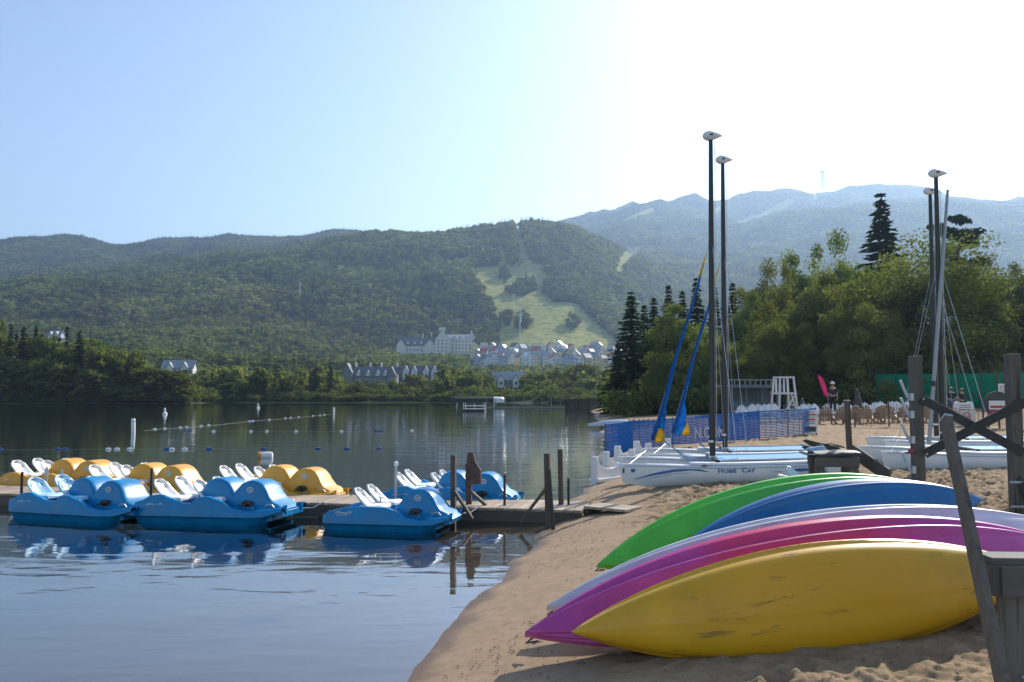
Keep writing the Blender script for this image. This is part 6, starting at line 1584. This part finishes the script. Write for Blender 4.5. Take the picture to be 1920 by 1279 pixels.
# A-frame board with a no smoking ring
b = on_sand(1804, 38); o = empty('sandwich_board', b, R(6), 'white folding sandwich board with a red prohibition ring', 'sign'); H = at(1804, 752, 38).z - b.z; w = 37 / F * 38
for s in (-1, 1):
    m = Matrix.Translation((0, s * 0.16, H / 2)) @ Matrix.Rotation(R(s * 9), 4, 'X')
    MB().prism([(-w / 2, -H / 2), (-w * 0.36, -H / 2), (-w * 0.30, -H * 0.42), (w * 0.30, -H * 0.42), (w * 0.36, -H / 2), (w / 2, -H / 2), (w * 0.44, H * 0.46), (w * 0.30, H * 0.5), (w * 0.24, H * 0.44), (-w * 0.24, H * 0.44), (-w * 0.30, H * 0.5), (-w * 0.44, H * 0.46)], 0.03, m @ Matrix(((1, 0, 0, 0), (0, 0, 1, 0), (0, 1, 0, 0), (0, 0, 0, 1)))).build('panel', M['paper_white'], o)
m = Matrix.Translation((0, -0.16, H / 2)) @ Matrix.Rotation(R(-9), 4, 'X')
rg = MB(); rg.tube([m @ Vector((math.cos(a) * w * 0.20, -0.022, -0.10 * H + math.sin(a) * w * 0.20)) for a in [2 * math.pi * k / 20 for k in range(21)]], 0.018, 5); rg.bar(m @ Vector((-w * 0.14, -0.022, -0.10 * H + w * 0.14)), m @ Vector((w * 0.14, -0.022, -0.10 * H - w * 0.14)), 0.006, 0.03); rg.build('prohibition_ring', M['print_red'], o)
MB().bar(m @ Vector((-w * 0.13, -0.018, -0.11 * H)), m @ Vector((w * 0.13, -0.018, -0.11 * H)), 0.005, 0.03).build('cigarette', M['print_dark'], o)
for zz in (0.33, 0.25, 0.17): MB().bar(m @ Vector((-w * 0.28, -0.02, zz * H)), m @ Vector((w * 0.28, -0.02, zz * H)), 0.005, 0.025).build('text_line', M['print_dark'], o)
# arched easel with a pink poster
b = on_sand(1862, 35); o = empty('poster_easel', b, R(-6), 'dark arched easel with a white and maroon poster', 'easel'); H = at(1862, 733, 35).z - b.z; k = 35 / F
X = Matrix(((1, 0, 0, 0), (0, 0, 1, 0), (0, 1, 0, 0), (0, 0, 0, 1)))
M['maroon'] = plain('maroon', (0.28, 0.02, 0.09), 0.6, 0.1, 5)
MB().prism([(-0.52, 0.45 * H)] + [(0.12 - 0.62 * math.cos(a) * 0.9, 0.66 * H + 0.33 * H * math.sin(a)) for a in [math.pi * q / 12 for q in range(13)]] + [(0.68, 0.45 * H)], 0.05, X).build('arch_board', M['print_dark'], o)
MB().box((0.16, -0.045, 0.63 * H), (0.78, 0.03, 0.36)).build('poster', M['paper_white'], o); MB().box((0.16, -0.062, 0.585 * H), (0.70, 0.006, 0.10)).build('pink_band', M['print_red'], o); MB().box((0.22, -0.05, 0.40 * H), (0.95, 0.04, 0.34)).build('lower_panel', M['maroon'], o)
for x0, x1 in ((-0.42, -0.52), (0.16, 0.16), (0.55, 0.66)): MB().bar((x0, 0.03, 0.55 * H), (x1, -0.04, -0.1), 0.06, 0.06).build('leg', M['board_brown'], o)
# prohibition sign on a leaning post
b = on_sand(1874, 46); o = empty('post_sign', b, 0, 'small white prohibition sign on a dark leaning post', 'sign'); zt = at(1866, 698, 46).z - b.z
MB().bar((0.15, 0, -0.3), (-0.20, 0, zt), 0.12, 0.10, (0, 1, 0)).build('post', M['print_dark'], o); zc = at(1877, 730, 46).z - b.z; MB().box((0.08, -0.08, zc), (0.46, 0.02, 0.60)).build('panel', M['paper_white'], o)
rg = MB(); rg.tube([(0.08 + math.cos(a) * 0.14, -0.094, zc + 0.04 + math.sin(a) * 0.14) for a in [2 * math.pi * k / 16 for k in range(17)]], 0.014, 5); rg.bar((-0.02, -0.094, zc + 0.14), (0.18, -0.094, zc - 0.06), 0.006, 0.024); rg.build('prohibition_ring', M['print_dark'], o)
# green tennis windscreen
M['screen_green'] = cloth('screen_green', (0.015, 0.30, 0.17), 0.45)
p0, p1 = on_sand(1640, 70), on_sand(2010, 64); o = empty('windscreen', p0, math.atan2(p1.y - p0.y, p1.x - p0.x), 'bright green tennis court windscreen behind the right catamarans', 'windscreen'); L = (p1 - p0).length; H = at(1860, 699, 66).z - p0.z
nP = 9
for i in range(nP + 1): MB().tube([(L * i / nP, 0.06, -0.3), (L * i / nP, 0.06, H + 0.5)], 0.045, 7).build('post', M['print_dark'], o)
for i in range(nP):
    rg = [[Vector((L * (i + 0.01 + 0.98 * u / 8) / nP, 0.02 - 0.05 * math.sin(math.pi * u / 8), 0.35 + (H - 0.35) * v / 4 - (0.03 * math.sin(math.pi * u / 8) if v == 4 else 0))) for u in range(9)] for v in range(5)]
    q = MB().loft(rg, False, False).build('screen_panel', M['screen_green'], o, True, None); q.modifiers.new('thick', 'SOLIDIFY').thickness = 0.01
letters(o, 'HEAD', 0.62, M['print_dark'], ((1822 - 1640) / (2010 - 1640) * L, -0.06, H * 0.34), (R(90), 0, 0), 'screen_lettering', 0.01, sx=1.7, align='CENTER')
MB().tube([(0, 0.06, H + 0.5), (L, 0.06, H + 0.5)], 0.03, 6).build('top_rail', M['print_dark'], o)
# clubhouse roof beyond
b = on_sand(1925, 84); o = empty('clubhouse', b, R(-6), 'low brown roofed clubhouse behind the green windscreen', 'building')
gable(o, (0, 5, 0), 9.5, 9, 3.4, 1.6, M['wall_brown'], M['wall_stone'], 'x', 0.6)
for i in range(4): window(o, -3.4 + 2.2 * i, 0.44, 1.8, 1.2, 1.2)

# people: one continuous skinned body, clothing and hair as children
M['skin'] = plain('skin', (0.42, 0.25, 0.18), 0.55, 0.06, 10)
def person(loc, rz, label, top, legs, hair, hat=None, arms='down', h=1.72):
    o = empty('person', loc, rz, label, 'person'); s = h / 1.72
    J = {'pelvis': (0, 0, 0.95), 'waist': (0, 0, 1.10), 'chest': (0, 0.01, 1.32), 'neck': (0, 0.0, 1.47), 'jaw': (0, -0.015, 1.55), 'head': (0, -0.01, 1.63), 'crown': (0, 0.0, 1.70)}
    E = [('pelvis', 'waist'), ('waist', 'chest'), ('chest', 'neck'), ('neck', 'jaw'), ('jaw', 'head'), ('head', 'crown')]
    Rr = {'pelvis': (0.155, 0.11), 'waist': (0.13, 0.10), 'chest': (0.165, 0.115), 'neck': (0.055, 0.055), 'jaw': (0.062, 0.072), 'head': (0.078, 0.092), 'crown': (0.055, 0.065)}
    for sd, q in (('l', -1), ('r', 1)):
        J.update({'sh' + sd: (q * 0.18, 0.01, 1.40), 'hip' + sd: (q * 0.09, 0, 0.88), 'kn' + sd: (q * 0.10, -0.02, 0.50), 'an' + sd: (q * 0.11, 0.02, 0.09), 'to' + sd: (q * 0.12, -0.15, 0.04)})
        if arms == 'down': J.update({'el' + sd: (q * 0.24, 0.03, 1.13), 'wr' + sd: (q * 0.25, -0.04, 0.88), 'ha' + sd: (q * 0.25, -0.06, 0.79)})
        else: J.update({'el' + sd: (q * 0.26, 0.02, 1.14), 'wr' + sd: (q * 0.12, -0.20, 1.16), 'ha' + sd: (q * 0.05, -0.23, 1.19)})
        E += [('chest', 'sh' + sd), ('sh' + sd, 'el' + sd), ('el' + sd, 'wr' + sd), ('wr' + sd, 'ha' + sd), ('pelvis', 'hip' + sd), ('hip' + sd, 'kn' + sd), ('kn' + sd, 'an' + sd), ('an' + sd, 'to' + sd)]
        Rr.update({'sh' + sd: (0.062,) * 2, 'el' + sd: (0.045,) * 2, 'wr' + sd: (0.032,) * 2, 'ha' + sd: (0.035, 0.025), 'hip' + sd: (0.095,) * 2, 'kn' + sd: (0.062,) * 2, 'an' + sd: (0.045,) * 2, 'to' + sd: (0.04,) * 2})
    keys = list(J)
    def skinned(name, ks, mat, grow=0.0, parent=o):
        me = bpy.data.meshes.new(name); idx = {k: i for i, k in enumerate(ks)}
        me.from_pydata([Vector(J[k]) * s for k in ks], [(idx[a], idx[b]) for a, b in E if a in idx and b in idx], []); me.update()
        ob = link_mesh(name, me, mat, parent); ob.modifiers.new('skin', 'SKIN').use_smooth_shade = True
        for i, v in enumerate(me.skin_vertices[0].data): v.radius = tuple((r + grow) * s for r in Rr[ks[i]]); v.use_root = i == 0
        sb = ob.modifiers.new('sub', 'SUBSURF'); sb.levels = 1; sb.render_levels = 1; return ob
    body = skinned('body', keys, M['skin'])
    skinned('shirt', ['chest', 'pelvis', 'waist', 'shl', 'shr', 'ell', 'elr'], top, 0.016)
    skinned('trousers', ['pelvis', 'hipl', 'hipr', 'knl', 'knr', 'anl', 'anr'], legs, 0.018)
    MB().lathe([(0.02, 1.745), (0.075, 1.725), (0.098, 1.67), (0.10, 1.62), (0.085, 1.57), (0.05, 1.55)], (0, 0.022, 0), 14).build('hair', hair, o, True).scale = (s, s, s)
    if hat: MB().lathe([(0.16, 1.685), (0.165, 1.69), (0.108, 1.70), (0.104, 1.76), (0.08, 1.80), (0.02, 1.815)], (0, 0, 0), 16).build('hat', hat, o, True).scale = (s, s, s)
    for q in (-1, 1):
        MB().lathe([(0.002, -0.03), (0.022, -0.015), (0.022, 0.015), (0.002, 0.03)], n=8).build('ear', M['skin'], body).location = (q * 0.088 * s, 0.0, 1.62 * s)
        MB().lathe([(0.001, -0.009), (0.010, 0), (0.001, 0.009)], n=8).build('eye', M['print_dark'], body).location = (q * 0.032 * s, -0.098 * s, 1.635 * s)
        for f in range(4): MB().tube([Vector(J['ha' + ('l' if q < 0 else 'r')]) * s + Vector((0.016 * (f - 1.5) * s, 0, -0.01)), Vector(J['ha' + ('l' if q < 0 else 'r')]) * s + Vector((0.017 * (f - 1.5) * s, -0.02, -0.09 + 0.01 * abs(f - 1.5)))], [0.009, 0.007], 6).build('finger', M['skin'], body)
        MB().tube([Vector(J['ha' + ('l' if q < 0 else 'r')]) * s + Vector((-q * 0.03, -0.02, 0.01)), Vector(J['ha' + ('l' if q < 0 else 'r')]) * s + Vector((-q * 0.05, -0.05, -0.04))], [0.010, 0.008], 6).build('thumb', M['skin'], body)
    MB().loft([[Vector((x * w, -0.095 - d, z)) * s for x in (-1, 0, 1)] for z, w, d in ((1.64, 0.006, 0.0), (1.61, 0.012, 0.018), (1.598, 0.016, 0.02), (1.59, 0.008, 0.0))], False, False).build('nose', M['skin'], body); MB().box((0, -0.088 * s, 1.565 * s), (0.045 * s, 0.01, 0.008)).build('mouth', M['maroon'], body)
    return o
navy = plain('cloth_navy', (0.02, 0.03, 0.06), 0.85, 0.15, 8); black = plain('cloth_black', (0.015, 0.015, 0.016), 0.85, 0.15, 8); jeans = plain('cloth_denim', (0.05, 0.08, 0.14), 0.85, 0.15, 8)
brown_hair = plain('hair_brown', (0.10, 0.06, 0.035), 0.6, 0.2, 20); dark_hair = plain('hair_dark', (0.02, 0.016, 0.013), 0.6, 0.2, 20)
person(on_sand(1782, 52), R(170), 'person in dark navy clothes standing left behind the sandwich board', navy, jeans, dark_hair)
person(on_sand(1801, 51), R(200), 'person in black with brown hair standing right behind the sandwich board', black, black, brown_hair, arms='fold', h=1.64)
b = on_sand(1560, 50); dk = empty('low_platform', b, 0, 'low timber platform among the chairs under the standing person', 'platform')
for i in range(6): MB().box((-0.5 + 0.2 * i, 0, 0.42), (0.18, 1.2, 0.05)).build('deck_board', M['grey_wood'], dk)
for sx in (-0.5, 0.5):
    for sy in (-0.5, 0.5): MB().box((sx, sy, 0.15), (0.1, 0.1, 0.5)).build('leg', M['grey_wood'], dk)
person(b + Vector((0, 0, 0.447)), R(-20), 'person in dark clothes and a white sun hat near the pink flag', black, black, dark_hair, M['paper_white'])
